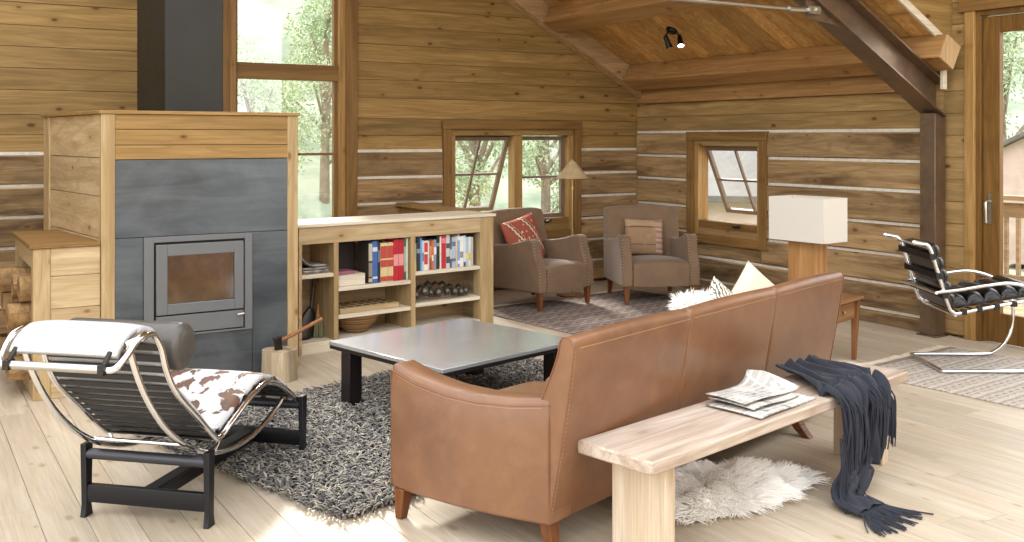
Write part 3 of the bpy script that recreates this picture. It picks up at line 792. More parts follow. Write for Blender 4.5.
mid = [(.033, .315, '3a302a', 'grey-brown patterned book, first in the middle bay row', [(.03, .12, 'b9b09c'), (.16, .5, '8f8574'), (.55, .97, 'b9b09c')]),
       (.045, .325, '3f62a0', 'bright blue tall book beside the grey-brown patterned one', [(.75, .85, 'c9cdd6'), (.1, .15, 'c9cdd6')]),
       (.024, .315, '2c2d3c', 'thin navy book between the blue book and the banded set', [(.5, .8, '6d6f7c')]),
       (.058, .305, 'd3bd8c', 'cream and red banded thick book next to the thin navy one', [(.02, .14, 'b3463c'), (.38, .56, 'b3463c'), (.60, .92, 'b3463c')]),
       (.056, .305, 'cfb987', 'cream and red banded thick book touching the first red book', [(.02, .14, 'b3463c'), (.38, .56, 'b3463c'), (.60, .92, 'b3463c')]),
       (.046, .325, 'b3202f', 'red tall book with pale spine lettering, beside the banded books', [(.36, .64, 'd98f8c')]),
       (.046, .325, 'ab1c2c', 'red tall book with pale spine lettering, beside the green one', [(.36, .64, 'd98f8c')]),
       (.022, .33, '3f5b3e', 'thin dark green book at the end of the middle bay row', [(.2, .8, '9fae93')]),
       (.014, .33, 'cfd3c4', 'thin whitish book squeezed between green book and divider', None)]
for th, h, c, lb, bd in mid:
    book(x, th, h, zz, c, lb, GM, bd); x += th+.0015
x = 1.015; zz = .536
rb = [(.02, .22, '8fae9c', 'thin pale green book with yellow foot, first by the divider', [(0, .35, 'd8c84a')]),
      (.036, .235, '30343a', 'short dark book third from the divider', [(.6, .75, '8b8f96')]),
      (.016, .265, '6e96c8', 'thin light blue tall book beside the short dark one', None),
      (.018, .24, 'b8c6d8', 'thin pale blue book left of the red-lettered white one', [(.3, .6, '6f84a6')]),
      (.034, .235, 'e4ddd2', 'white book with red lettering block near the divider', [(.2, .55, 'c8392f'), (.62, .95, 'c8392f')]),
      (.014, .235, 'cfcabf', 'thin off-white book beside the red-lettered white one', None),
      (.02, .24, '8e4a35', 'brown-red book beside the orange one', [(.4, .8, 'c08b6a')]),
      (.019, .235, 'd0642e', 'orange book in the row by the corner post', [(.3, .5, 'ead2b8')]),
      (.026, .24, '7d8aa0', 'grey-blue book right after the orange one', [(.5, .75, 'd6d8dc')]),
      (.03, .265, '26282a', 'tall black book in the middle of the row', [(.7, .8, '9a9a96')]),
      (.016, .265, 'ded6bf', 'thin cream book between the black and the crimson one', None),
      (.044, .275, 'b52a3c', 'crimson thick book in the row by the corner post', [(.75, .9, 'd97f84')]),
      (.036, .27, 'c7c4c0', 'light grey book with dark spots next to the crimson one', [(.15, .35, '4f4d4e'), (.6, .75, '4f4d4e')]),
      (.02, .25, '55606e', 'slate book beside the light grey spotted one', [(.3, .6, 'bdc2c8')]),
      (.036, .25, 'a9b5cc', 'pale blue-grey thick book beyond the slate one', [(.2, .3, '5e6c8c'), (.7, .85, '5e6c8c')]),
      (.016, .26, 'dcc477', 'thin straw yellow book beside the blue tall one', None),
      (.024, .275, '7f9ad4', 'periwinkle tall book in the row by the corner post', [(.1, .2, 'd9dfee'), (.8, .92, 'd9dfee')]),
      (.034, .25, 'e2dfda', 'white thick book right after the periwinkle one', [(.3, .5, '8d8a88')]),
      (.024, .255, 'cfd6da', 'whitish book with dark foot, fourth from the post', [(0, .15, '55585c')]),
      (.026, .24, 'a9bac8', 'pale blue book, third from the corner post', [(.25, .45, 'e0cf7d')]),
      (.022, .24, 'd3d6d2', 'pale grey book, second from the corner post', [(.2, .45, 'd6b84f')]),
      (.024, .24, 'b3b0ac', 'grey book, last one before the corner post', None)]
for th, h, c, lb, bd in rb:
    book(x, th, h, zz, c, lb, GR, bd, d=.15); x += th+.0012

# objects on the shelves
def boxthing(name, mat, label, cat, x0, x1, y0, y1, z0, z1, bevel=.004):
    m = MB(); m.box(-(x1-x0)/2, (x1-x0)/2, -(y1-y0)/2, (y1-y0)/2, 0, z1-z0)
    o = m.build(name, mat, None, bevel=bevel, loc=inb((x0+x1)/2, (y0+y1)/2, z0), rotz=BR); return tag(o, label, cat)
boxthing('album', plain('dark brown album', '2c1d17', .5, nscale=7), 'large dark brown album standing behind the pale wooden box', 'album', .335, .598, .24, .39, .476, .80)
o = boxthing('wooden_box', M['shelf'], 'pale wooden box with a lid on the middle bay shelf', 'box', .332, .57, .03, .22, .476, .555)
m = MB(); m.box(-.12, .12, -.098, .098, .079, .083); m.build('lid', M['shelf'], o)
boxthing('notebook', plain('dusty pink cover', '8f5a66', .6), 'dusty pink notebook lying on the pale wooden box', 'notebook', .335, .49, .05, .2, .5605, .585, .003)
# magazines
for k in range(6):
    m = MB(); cu = .012*k if k > 2 else 0
    def mg(u, v, k=k):
        x = (u-.5)*.2; y = (v-.5)*.26
        return (x, y, 0.010*k+.08*max(0, .5-u)**2*(k > 3)*(1.5+k*.3))
    m.grid(mg, 9, 5)
    o = m.build('magazine', plain('magazine cover %d' % k, ['8c8a87', 'cfc9c0', '6d6660', 'b5b2ad', '5b5654', '9a9692'][k], .3, nscale=14, namt=.5), None, smooth=True, loc=inb(.155+.008*math.sin(k*3), .17, .594), rotz=BR+math.sin(k*2.3)*.12)
    sl = o.modifiers.new('t', 'SOLIDIFY'); sl.thickness = .008; sl.offset = 1
    tag(o, 'glossy magazine in the untidy pile, '+['undermost', 'second up', 'third up', 'fourth up', 'second from the top', 'topmost, with a curled edge'][k], 'magazine', 'magazines on the small upper shelf')
# tray of carved wood
t = thing('carved_tray', 'flat wooden board with dark carved hollows on the middle shelf', 'board', inb(.62, .19, .2655), BR+.05)
m = MB(); m.box(-.27, .27, -.14, .14, 0, .035); m.build('board', M['pine_x'], t, bevel=.004)
m = MB()
for i in range(7):
    for j in range(3):
        m.lathe([(.0, .0), (.026, .0), (.026, .002), (.0, .002)], 10, (-.22+i*.073, -.08+j*.08, .035))
each(m, 'hollow', plain('dark hollows', '5e4630', .8), t)
# bowl
m = MB(); m.lathe([(.0, .0), (.07, .0), (.085, .01), (.14, .07), (.175, .125), (.18, .135), (.172, .138), (.165, .128), (.13, .07), (.08, .022), (.0, .016)], 40)
o = m.build('wooden_bowl', M['bowl'], None, smooth=True, loc=inb(.575, .195, .0865)); o.scale = (1.08,)*3; tag(o, 'wide coiled brown bowl on the bottom of the middle bay', 'bowl')
# shovel and little broom
t = thing('fire_shovel', 'dark iron fire shovel leaning in the narrow bay', 'shovel', inb(.13, .12, .0865), BR)
t.rotation_euler = (0, 0, BR)
m = MB()
def bl(u, v):
    w = tab(v, [0, .08, .7, .9, 1], [.05, .07, .062, .03, .012]); a = (u-.5)*2
    return (a*w+v*.075-.02, .0+.02*a*a+v*.05, .24*v)
m.grid(bl, 7, 12); o = m.build('blade', M['iron'], t, smooth=True); q = o.modifiers.new('t', 'SOLIDIFY'); q.thickness = .003
m = MB(); m.tube(smoothpath([(.05, .045, .225), (.078, .07, .33), (.10, .085, .44), (.112, .092, .475)]), [.014]*8+[.013]*10+[.018]*7, 10); m.build('handle', M['iron'], t, smooth=True)
t = thing('hearth_brush', 'small olive grey hearth brush beside the iron shovel', 'brush', inb(.235, .16, .0865), BR)
m = MB()
for k in range(160):
    a = rnd.random()*2*PI; r = math.sqrt(rnd.random()); 
    m.tube([(r*.014*math.cos(a), r*.014*math.sin(a), .16), (r*.036*math.cos(a), r*.036*math.sin(a), .09), (r*.044*math.cos(a), r*.042*math.sin(a), .002)], .0032, 4)
m.build('bristles', islandmat('bristle', [(0, '6a6a4c'), (.5, '838062'), (1, '57573f')]), t)
m = MB(); m.lathe([(.0, .155), (.02, .155), (.017, .18), (.008, .22), (.009, .25), (.0, .255)], 12); m.build('handle', M['cherry_z'], t, smooth=True)
# string of bells on a strap, heaped on the shelf
t = thing('bell_strap', 'coiled leather strap of tarnished bells on the shelf under the books', 'bells', inb(1.25, .15, .2825), BR); t.scale = (1.25, 1.2, 1.35)
m = MB(); path = smoothpath([(-.19, -.06, .02), (-.1, -.075, .05), (-.02, -.05, .03), (.08, -.07, .035), (.2, -.05, .02), (.27, .0, .02), (.2, .05, .03), (.06, .04, .06), (-.06, .03, .045), (-.14, .05, .02)], 8)
for i in range(len(path)-1):
    pass
def ribbon(m, path, w, up=Vector((0, 0, 1))):
    vs = []; fs = []
    for i, p in enumerate(path):
        tt = (path[min(i+1, len(path)-1)]-path[max(i-1, 0)]).normalized(); s_ = tt.cross(up).normalized()
        n = s_.cross(tt)
        for a, b in ((-1, 0), (1, 0), (1, 1), (-1, 1)): vs.append(p+n*(a*w)+s_*((b-.5)*.006))
    for i in range(len(path)-1):
        for k in range(4): fs.append((i*4+k, i*4+(k+1) % 4, i*4+4+(k+1) % 4, i*4+4+k))
    m.add(vs, fs)
ribbon(m, path, .016); m.build('strap', plain('old strap leather', '6a4a35', .6, nscale=15), t, smooth=True)
bm_ = plain('tarnished bell', '57544c', .4, .7, nscale=25, namt=.25)
def bell(p, r):
    m = MB(); m.lathe([(.0, -r), (r*.5, -r*.88), (r*.86, -r*.5), (r, -.08*r), (r*1.05, 0), (r, .08*r), (r*.86, .5*r), (r*.5, .88*r), (r*.15, r), (r*.15, r*1.15), (0, r*1.15)], 14, p)
    m.build('bell', bm_, t, smooth=True)
for k in range(15):
    p = polyat([tuple(q) for q in path], (k+.5)/15); r = .022+.008*math.sin(k*1.7)**2
    bell((p.x, p.y-.018*(1 if p.y < 0 else -1), max(p.z+.012, r+.001)), r)

# ------------------------------------------------------------------ coffee table
CA = math.radians(13)
t = thing('coffee_table', 'low square coffee table with a dull steel top and dark square legs', 'coffee table', (2.879, 5.264, 0), CA)
A, B = .545, .52
bx('tabletop', M['tabletop'], t, -A, A, -B, B, .357, .38, .003)
bx('apron', M['tableedge'], t, -A+.004, A-.004, -B+.004, B-.004, .335, .356, .002)
for sx in (-1, 1):
    for sy in (-1, 1):
        cx, cy = sx*(A-.048), sy*(B-.165)
        bx('leg', M['tableedge'], t, cx-.044, cx+.044, cy-.044, cy+.044, .02, .336, .003)

# ------------------------------------------------------------------ shag rug
t = thing('shag_rug', 'thick charcoal and grey shag rug under the coffee table', 'rug', (1.59, 3.86, 0), math.radians(16))
RWX, RWY = 2.75, 1.80
m = MB(); 
def edge(u, v): return (u*RWX, v*RWY, .006)
m.box(.03, RWX-.03, .03, RWY-.03, .001, .014); m.build('backing', M['shagbase'], t)
m = MB(); N = 0
def strand(m, p, d, L, w, segs=3, curl=.5, droop=.6):
    """flat ribbon strand with three faces across"""
    side = Vector((-d.y, d.x, 0)).normalized(); pos = Vector(p); up = Vector((0, 0, 1)); dirv = (up*.95+d*.5).normalized()
    vs = []; fs = []
    for k in range(segs+1):
        ww = w*(1-.55*(k/segs)**2)
        vs += [pos-side*ww, pos+dirv.cross(side)*ww*.8, pos+side*ww, pos-dirv.cross(side)*ww*.8]
        pos = pos+dirv*(L/segs); dirv = (dirv+d*curl-up*droop*(k+1)/segs).normalized()
        if pos.z < .006: pos.z = .006+rnd.random()*.004
    for k in range(segs):
        for q in range(4): fs.append((k*4+q, k*4+(q+1) % 4, k*4+4+(q+1) % 4, k*4+4+q))
    fs.append((segs*4, segs*4+1, segs*4+2, segs*4+3))
    m.add(vs, fs)
step = .0178
ny = int(RWY/step); nx = int(RWX/step)
for j in range(ny):
    for i in range(nx):
        x = (i+rnd.random())*step; y = (j+rnd.random())*step
        if x < .0 or x > RWX: continue
        a = rnd.random()*2*PI; d = Vector((math.cos(a), math.sin(a), 0))
        # outward lean at the edges
        if x < .05: d.x -= .8
        if y < .05: d.y -= .8
        if y > RWY-.05: d.y += .8
        d.normalize()
        strand(m, (x, y, .012), d, rnd.uniform(.044, .062), rnd.uniform(.0050, .0074), 3, rnd.uniform(.25, .6), rnd.uniform(.5, .9))
o = m.build('pile', M['shag'], t, smooth=True, sharp=80); o['kind'] = 'stuff'

# ------------------------------------------------------------------ chaise longue
CR = math.atan2(.714, .70)
t = thing('chaise_longue', 'chrome chaise longue with white and brown cowhide on a black base', 'lounge chair', (.9075, 4.33, 0), CR)
HB = .285
for sx in (0, .914):
    for sy in (-1, 1):
        m = MB(); y = sy*HB
        m.prism([(sx-.026, .31), (sx+.026, .31), (sx+.018, .05), (sx+.024, .018), (sx+.028, .0), (sx-.028, .0), (sx-.024, .018), (sx-.018, .05)], y-.013, y+.013, 'y')
        m.build('leg', M['black'], t, bevel=.003)
    m = MB(); m.tube([(sx, -HB+.012, .265), (sx, HB-.012, .265)], .023, 16); m.build('support_tube', M['grip'], t, smooth=True)
    m = MB(); m.prism([(sx-.013, .062), (sx+.013, .062), (sx+.017, .1), (sx+.013, .138), (sx-.013, .138), (sx-.017, .1)], -HB+.012, HB-.012, 'y'); m.build('crossbar', M['black'], t, bevel=.003)
m = MB(); m.box(.016, .898, -.035, .035, .07, .13); m.build('spine_bar', M['black'], t, bevel=.006)
# cradle arcs
cxr, czr, RR = .40, .222, .92
a0 = math.atan2(.86-(czr+RR), -.50-cxr); 
arc = []
th0 = math.acos((czr+RR-.845)/RR); th1 = math.acos((czr+RR-.318)/RR)
for k in range(41):
    th = -th0+(th0+th1)*k/40; arc.append((cxr+RR*math.sin(th), czr+RR-RR*math.cos(th)))
prof = [(-.44, .862), (-.37, .862), (-.315, .80), (-.28, .71), (-.213, .608), (-.064, .475), (.085, .345), (.125, .328), (.17, .338), (.226, .363), (.411, .43), (.54, .456), (.61, .447), (.72, .405), (.866, .314), (.95, .245)]
PF = smoothpath([(a, 0, b) for a, b in prof], 6)
for sy in (-1, 1):
    m = MB(); m.tube([(x, sy*.225, z) for x, z in arc], .0125, 12); m.build('cradle_tube', M['chrome'], t, smooth=True)
    m = MB(); m.tube([(p.x, sy*.262, p.z) for p in PF], .0125, 12); m.build('frame_tube', M['chrome'], t, smooth=True)
    m = MB(); m.tube([(.125, sy*.262, .322), (.125, sy*.24, .272)], .008, 8); m.tube([(.86, sy*.262, .318), (.862, sy*.225, .318)], .012, 8); m.tube([(-.43, sy*.262, .862), (-.49, sy*.225, .845)], .012, 8)
    each(m, 'bracket', M['chrome'], t, smooth=True)
m = MB(); m.tube([(.125, -.262, .322), (.125, .262, .322)], .009, 10); m.tube([(.95, -.262, .245), (.95, .262, .245)], .0125, 10); m.tube([(-.03, -.225, .34), (-.03, .225, .34)], .009, 10)
each(m, 'cross_tube', M['chrome'], t, smooth=True)
# the bent handle at the head end with its bright cross tube
m = MB(); hp = smoothpath([(-.42, -.262, .872), (-.475, -.262, .858), (-.53, -.255, .81), (-.57, -.235, .775), (-.575, -.195, .772)], 6)
hq = [Vector((p.x, -p.y, p.z)) for p in reversed(hp)]
m.tube(hp, .0125, 12); m.tube(hq, .0125, 12); each(m, 'head_bow', M['chrome'], t, smooth=True)
m = MB(); m.tube([(-.575, -.19, .772), (-.575, .19, .772)], .016, 14); m.build('head_tube', M['silver'], t, smooth=True)
for y in (-.195, .195):
    m = MB(); m.tube([(-.575, y, .785), (-.555, y, .805), (-.535, y, .825)], .010, 8); m.box(-.596, -.556, y-.012, y+.012, .755, .79)
    m.build('buckle', M['iron'], t, smooth=True, sharp=30)
# webbing seen from behind
m = MB(); pl = [(p.x, p.z) for p in PF]
k = 0
def pat(tt):
    p = polyat([(a, 0, b) for a, b in pl], tt); q = polyat([(a, 0, b) for a, b in pl], min(tt+.004, 1)); d = (q-p).normalized(); return p, d
for k in range(30):
    tt = .09+k*.029
    p, d = pat(tt); nrm = Vector((-d.z, 0, d.x)); w = .0150
    a = p+d*w; b = p-d*w; n2 = nrm*.002
    if nrm.z < 0: n2 = -n2
    off = Vector((0, 0, 0))
    m.add([(b.x-n2.x, -.258, b.z-n2.z), (a.x-n2.x, -.258, a.z-n2.z), (a.x-n2.x, .258, a.z-n2.z), (b.x-n2.x, .258, b.z-n2.z), (b.x+n2.x, -.258, b.z+n2.z), (a.x+n2.x, -.258, a.z+n2.z), (a.x+n2.x, .258, a.z+n2.z), (b.x+n2.x, .258, b.z+n2.z)],
          [(0, 3, 2, 1), (4, 5, 6, 7), (0, 1, 5, 4), (1, 2, 6, 5), (2, 3, 7, 6), (3, 0, 4, 7)])
m.build('webbing', M['webbing'], t)
# cowhide pad : profile offset on the sitting side, overhanging at the head
hide = [(-.542, .812), (-.515, .848), (-.45, .887), (-.38, .893), (-.318, .865), (-.27, .775), (-.245, .70), (-.185, .625), (-.045, .505), (.07, .395), (.125, .362), (.19, .376), (.32, .425), (.43, .463), (.54, .49), (.62, .48), (.735, .435), (.87, .345), (.935, .285)]
HF = smoothpath([(a, 0, b) for a, b in hide], 5)
m = MB(); n = len(HF)
def hd(u, v):
    i = v*(n-1); a = HF[int(i)]; y = (u-.5)*2*tab(v, [0, .12, .3, 1], [.222, .226, .245, .245])
    e = abs(u-.5)*2; puff = .010*(1-e**4)
    q = HF[min(int(i)+1, n-1)]-HF[max(int(i)-1, 0)]; q.normalize(); nr = Vector((-q.z, 0, q.x))
    p = a+nr*puff; return (p.x, y, p.z)
m.grid(hd, 15, n); o = m.build('cowhide_pad', M['cowhide'], t, smooth=True, sharp=80)
o.data.materials.append(M['black']); q = o.modifiers.new('t', 'SOLIDIFY'); q.thickness = .026; q.offset = 1; q.material_offset = 0
# headrest roll
m = MB(); pr = [(0, -.268), (.04, -.268), (.068, -.262), (.078, -.25)]+[(.080, -.24+.48*k/10) for k in range(11)]+[(.078, .25), (.068, .262), (.04, .268), (0, .268)]
vs = []; fs = []; sg = 28
for r, y in pr:
    for k in range(sg):
        a = 2*PI*k/sg; vs.append((-.135+r*1.05*math.cos(a), y, .768+r*1.2*math.sin(a)))
for i in range(len(pr)-1):
    for k in range(sg): fs.append((i*sg+k, (i+1)*sg+k, (i+1)*sg+(k+1) % sg, i*sg+(k+1) % sg))
m.add(vs, fs); o = m.build('headrest_roll', M['charleather'], t, smooth=True, sharp=60)
o['label'] = 'dark leather headrest roll'

# ------------------------------------------------------------------ soft furnishing helpers
def pillow_mesh(w, h, t, n=18, seed=0, pinch=.045):
    m = MB(); R_ = random.Random(seed); o1, o2 = R_.random()*9, R_.random()*9
    def pt(u, v, sg):
        a, b = 2*u-1, 2*v-1
        f = max(0, (1-abs(a)**2.6))*max(0, (1-abs(b)**2.6))
        x = a*w/2*(1-pinch*(1-b*b)); z = b*h/2*(1-pinch*(1-a*a))
        y = sg*t/2*f**.55*(1+.10*math.sin(4*a+o1)*math.sin(3*b+o2))
        return (x, y, z)
    m.grid(lambda u, v: pt(u, v, -1), n, n); m.grid(lambda u, v: pt(1-u, v, 1), n, n)
    return m
def weld(o, d=.0005):
    w = o.modifiers.new('w', 'WELD'); w.merge_threshold = d; o.modifiers.move(len(o.modifiers)-1, 0)
def pillow(mat, w, h, t, loc, rot, label, group=None, seed=0, name='pillow'):
    o = pillow_mesh(w, h, t, 20, seed).build(name, mat, None, smooth=True, sharp=180)
    weld(o); o.location = loc; o.rotation_euler = rot
    return tag(o, label, 'pillow', group)
def cushion(m, x0, x1, y0, y1, z0, z1, crown=.02, n=10, e=5):
    """softly rounded block"""
    cx, cy, cz = (x0+x1)/2, (y0+y1)/2, (z0+z1)/2; hx, hy, hz = (x1-x0)/2, (y1-y0)/2, (z1-z0)/2
    def sgn(v, p): return math.copysign(abs(v)**p, v)
    p1, p2 = .22, .38
    def pt(u, v):
        a = 2*PI*u; b = PI*(v-.5)
        cb = sgn(math.cos(b), p2); x = hx*cb*sgn(math.cos(a), p1); y = hy*cb*sgn(math.sin(a), p1); z = hz*sgn(math.sin(b), p2)
        z += crown*(z > 0)*(1-(x/hx)**2)*(1-(y/hy)**2)
        return (cx+x, cy+y, cz+z)
    m.grid(pt, 48, 17, cu=True)

# ------------------------------------------------------------------ sofa
SR = math.radians(17); SO = (2.12, 3.12, 0); SLN = 2.48
def ins(x, y, z=0):
    c, s_ = math.cos(SR), math.sin(SR); return (SO[0]+c*x-s_*y, SO[1]+s_*x+c*y, z)
t = thing('leather_sofa', 'long tan leather sofa on walnut legs, its back turned to the bench', 'sofa', SO, SR)
# back : three sewn panels with a rounded, leaning section
bp = [(.012, .128), (-.005, .2), (-.05, .42), (-.098, .70), (-.112, .80), (-.112, .832), (-.098, .85), (-.075, .855), (-.055, .845), (-.045, .82), (-.03, .76), (.04, .60), (.12, .40), (.13, .128)]
BPs = [(p.x, p.y) for p in smoothpath([(a, b, 0) for a, b in bp], 3, closed=False)]
m = MB(); xs = [0.0, .835, 1.655, SLN]
for a, b in zip(xs, xs[1:]):
    nn = 13; n = len(BPs)
    def pb(i, k, a=a, b=b):
        u = k/(nn-1); x = lerp(a+.0015, b-.0015, u)
        y, z = BPs[i]; e = max(0, 1-min(x-a, b-x)/.012)
        # shallow plump between the seams, groove at each seam
        cy, cz = .02, .5
        pl = .006*math.sin(PI*u)-.006*e*e
        vy, vz = y-cy, z-cz; l_ = math.hypot(vy, vz) or 1
        return (x, y+vy/l_*pl, z+(vz/l_*pl if z > .2 else 0))
    us = [0, .004, .012, .03]+[.1*q for q in range(1, 10)]+[.97, .988, .996, 1]
    nn = len(us); vs = []
    for u in us:
        x = lerp(a+.001, b-.001, u); e = max(0, 1-min(x-a, b-x)/.014)
        for (y, z) in BPs:
            vy, vz = y-.02, z-.5; l_ = math.hypot(vy, vz); pl = .007*math.sin(PI*u)-.007*e*e
            vs.append((x, y+vy/l_*pl, z+(vz/l_*pl if z > .2 else 0)))
    fs = [(i*n+k, i*n+(k+1) % n, (i+1)*n+(k+1) % n, (i+1)*n+k) for i in range(nn-1) for k in range(n)]
    fs += [tuple(range(n-1, -1, -1)), tuple(range((nn-1)*n, nn*n))]
    m.add(vs, fs)
m.build('backrest', M['leather'], t, smooth=True, sharp=50)
def armx(s): return -.105*s-.035*math.sin(PI*s)
def armtop(s): return tab(s, [0, .2, .4, .6, .8, 1], [.612, .592, .585, .592, .612, .648])
def arm(mir):
    m = MB(); ns = 22; TH = .135
    sec = [(0, 0), (0, .25), (0, .5), (0, .75), (0, .94), (.03, .985), (.12, 1), (.5, 1.0), (.88, 1), (.97, .985), (1, .94), (1, .5), (1, 0)]
    vs = []
    for i in range(ns+1):
        s_ = i/ns; y = .0+.775*s_; zt = armtop(s_); 
        for a, b in sec:
            bow = .012*math.sin(PI*b)*(1 if a == 0 else 0)
            x = armx(s_)+TH*a-bow; z = .126+(zt-.126)*b
            f = 0
            if s_ > .97: f = .0
            vs.append((SLN-x if mir else x, y, z))
    n = len(sec)
    fs = [(i*n+k, i*n+(k+1) % n, (i+1)*n+(k+1) % n, (i+1)*n+k) for i in range(ns) for k in range(n)]
    fs += [tuple(range(n-1, -1, -1)), tuple(range(ns*n, ns*n+n))]
    if not mir: fs = [tuple(reversed(f)) for f in fs]
    m.add(vs, fs)
    return m.build('arm', M['leather'], t, smooth=True, sharp=40, bevel=.012, bseg=3)
arm(False); arm(True)
# piping and stitching lines
m = MB()
for mir in (0, 1):
    for off, zz_ in ((.0, -.022), ):
        pth = [((SLN-(armx(s_/20)-.002) if mir else armx(s_/20)-.002), .775*s_/20, armtop(s_/20)-.026) for s_ in range(21)]
        m.tube(pth, .0028, 6)
    xe = SLN+.001 if mir else -.001
    m.tube([(xe, y, z) for y, z in BPs[3:40]], .0026, 6)
    m.tube([(SLN-(armx(1)+.0) if mir else armx(1)+.0, .776, z) for z in (.14, .3, .5, .62)], .0028, 6)
each(m, 'piping', M['piping'], t, smooth=True)
m = MB()
x = .03
while x < SLN-.03:
    if min(abs(x-.835), abs(x-1.655)) > .012: m.tube([(x, -.1205, .815), (x+.010, -.1205, .815)], .001, 4)
    x += .016
for xx in (0.012,):
    k = .15
    while k < .8:
        y = tab(k, [.128, .2, .42, .7, .8], [.012, -.005, -.05, -.098, -.112])-.002
        m.tube([(xx, y, k), (xx, y-.0015, k+.010)], .0009, 4); k += .017
for s_ in range(4, 96):
    q = s_/100; m.tube([(armx(q)-.0035, .775*q, armtop(q)-.036), (armx(q+.006)-.0035, .775*(q+.006), armtop(q+.006)-.036)], .0009, 4)
m.build('stitching', M['thread'], t)
m = MB(); m.box(.02, SLN-.02, .06, .735, .128, .30); m.build('seat_base', M['leather'], t, bevel=.015, bseg=3)
for k in range(3):
    a = .06+k*(SLN-.12)/3
    m = MB(); cushion(m, a+.004, a+(SLN-.12)/3-.004, .10, .765, .29, .43, .02); m.build('seat_cushion', M['leather'], t, smooth=True, sharp=180)
def taper(m, c0, c1, z0, z1, w0, w1):
    vs = [(c0[0]+sx*w0, c0[1]+sy*w0, z0) for sx, sy in ((-1, -1), (1, -1), (1, 1), (-1, 1))]+[(c1[0]+sx*w1, c1[1]+sy*w1, z1) for sx, sy in ((-1, -1), (1, -1), (1, 1), (-1, 1))]
    m.add(vs, [(3, 2, 1, 0), (4, 5, 6, 7), (0, 1, 5, 4), (1, 2, 6, 5), (2, 3, 7, 6), (3, 0, 4, 7)])
for (cx, cy), (tx, ty) in (((-.085, .735), (-.08, .725)), ((SLN+.055, .725), (SLN+.06, .715)), ((.045, .02), (.05, .05)), ((2.10, -.075), (2.10, .012))):
    m = MB()
    if cy < -.05:
        for q in range(4):
            f0, f1 = q/4, (q+1)/4
            taper(m, (cx, lerp(ty, cy, (1-f0)**1.6)), (cx, lerp(ty, cy, (1-f1)**1.6)), .13*f0, .13*f1, lerp(.024, .034, f0), lerp(.024, .034, f1))
    else: taper(m, (cx, cy), (tx, ty), 0, .13, .018, .03)
    m.build('leg', M['walnut'], t, bevel=.003)

# sofa pillows
def furpillow():
    base = pillow_mesh(.25, .25, .11, 14, 3)
    m = MB(); m.add(base.v, base.f)
    for k in range(2400):
        a, b = rnd.uniform(-.98, .98), rnd.uniform(-.98, .98); sg = rnd.choice((-1, 1))
        f = (1-abs(a)**2.6)*(1-abs(b)**2.6)
        p = Vector((a*.125, sg*.055*f**.55, b*.125)); d = Vector((a*.8+rnd.uniform(-.4, .4), sg*(.3+f)+rnd.uniform(-.3, .3), b*.8+rnd.uniform(-.4, .4))).normalized()
        s_ = d.orthogonal().normalized(); L_ = rnd.uniform(.03, .055)
        q = p+d*L_*.6+Vector((0, 0, rnd.uniform(-.01, .01))); e = p+d*L_+Vector((rnd.uniform(-.012, .012), rnd.uniform(-.012, .012), rnd.uniform(-.015, .01)))
        w = .0035; n = d.cross(s_)*w
        m.add([p-s_*w, p+s_*w, p+n, q-s_*w*.8, q+s_*w*.8, q+n*.8, e], [(0, 1, 4, 3), (1, 2, 5, 4), (2, 0, 3, 5), (3, 4, 6), (4, 5, 6), (5, 3, 6)])
    return m
o = furpillow().build('pillow', M['fleece'], None, smooth=True, sharp=80); o.location = ins(1.30, .135, .70); o.rotation_euler = (math.radians(-14), math.radians(4), SR)
tag(o, 'fluffy white fur pillow peeping over the sofa back', 'pillow')
pillow(M['ikat'], .34, .34, .12, ins(1.82, .27, .625), (math.radians(-16), math.radians(38), math.radians(-14)), 'pale patterned pillow with dark marks peeping over the sofa back', None, 5)
pillow(M['creamlinen'], .38, .38, .13, ins(2.25, .30, .635), (math.radians(-16), math.radians(40), math.radians(-22)), 'plain cream linen pillow, its corner standing above the sofa back', None, 8)

# ------------------------------------------------------------------ bench
BA = math.radians(11.5); BC = (3.265, 3.126)
def inbn(x, y, z=0):
    c, s_ = math.cos(BA), math.sin(BA); return (BC[0]+c*x-s_*y, BC[1]+s_*x+c*y, z)
BL, BWd, BH = 1.015, .185, .44
t = thing('wooden_bench', 'bleached walnut bench with slab legs behind the leather sofa', 'bench', (BC[0], BC[1], 0), BA)
m = MB(); m.box(-BL, BL, -BWd, BWd, BH-.05, BH); m.build('seat', M['bench'], t, bevel=.008, bseg=3)
for sx in (-1, 1):
    m = MB(); cx = sx*(BL-.16)
    m.box(cx-.03, cx+.03, -BWd+.045, BWd-.065, 0, BH-.051); m.build('leg', M['bench_z'], t, bevel=.004)

# newspaper
t = thing('newspaper', 'folded newspaper with a curled corner lying on the bench', 'newspaper', inbn(-.02, .0, BH+.002), BA+math.radians(2))
def sheet(m, x0, x1, y0, y1, z, sk=0, curl=0, lift=0):
    def f(u, v):
        x = lerp(x0, x1, u)+sk*v; y = lerp(y0, y1, v)
        zz_ = z+lift*(1-u)*.4+.004*math.sin(u*6+v*3)
        if curl:
            c = max(0, u+v*.35-.86)/.45
            a = min(c*2.0, 1.7); R_ = .045
            x -= (c*.17-R_*math.sin(a)*1.1) if c > 0 else 0; zz_ += R_*(1-math.cos(a))*1.15
        return (x, y, zz_)
    m.grid(f, 26, 14)
m = MB(); sheet(m, -.26, .20, -.15, .13, .004, .02); o = m.build('under_sheets', M['news'], t, smooth=True); q = o.modifiers.new('t', 'SOLIDIFY'); q.thickness = .006; q.offset = 1
m = MB(); sheet(m, -.225, .155, -.095, .15, .016, .03, 0, .02); o = m.build('middle_sheets', M['news'], t, smooth=True); q = o.modifiers.new('t', 'SOLIDIFY'); q.thickness = .005; q.offset = 1
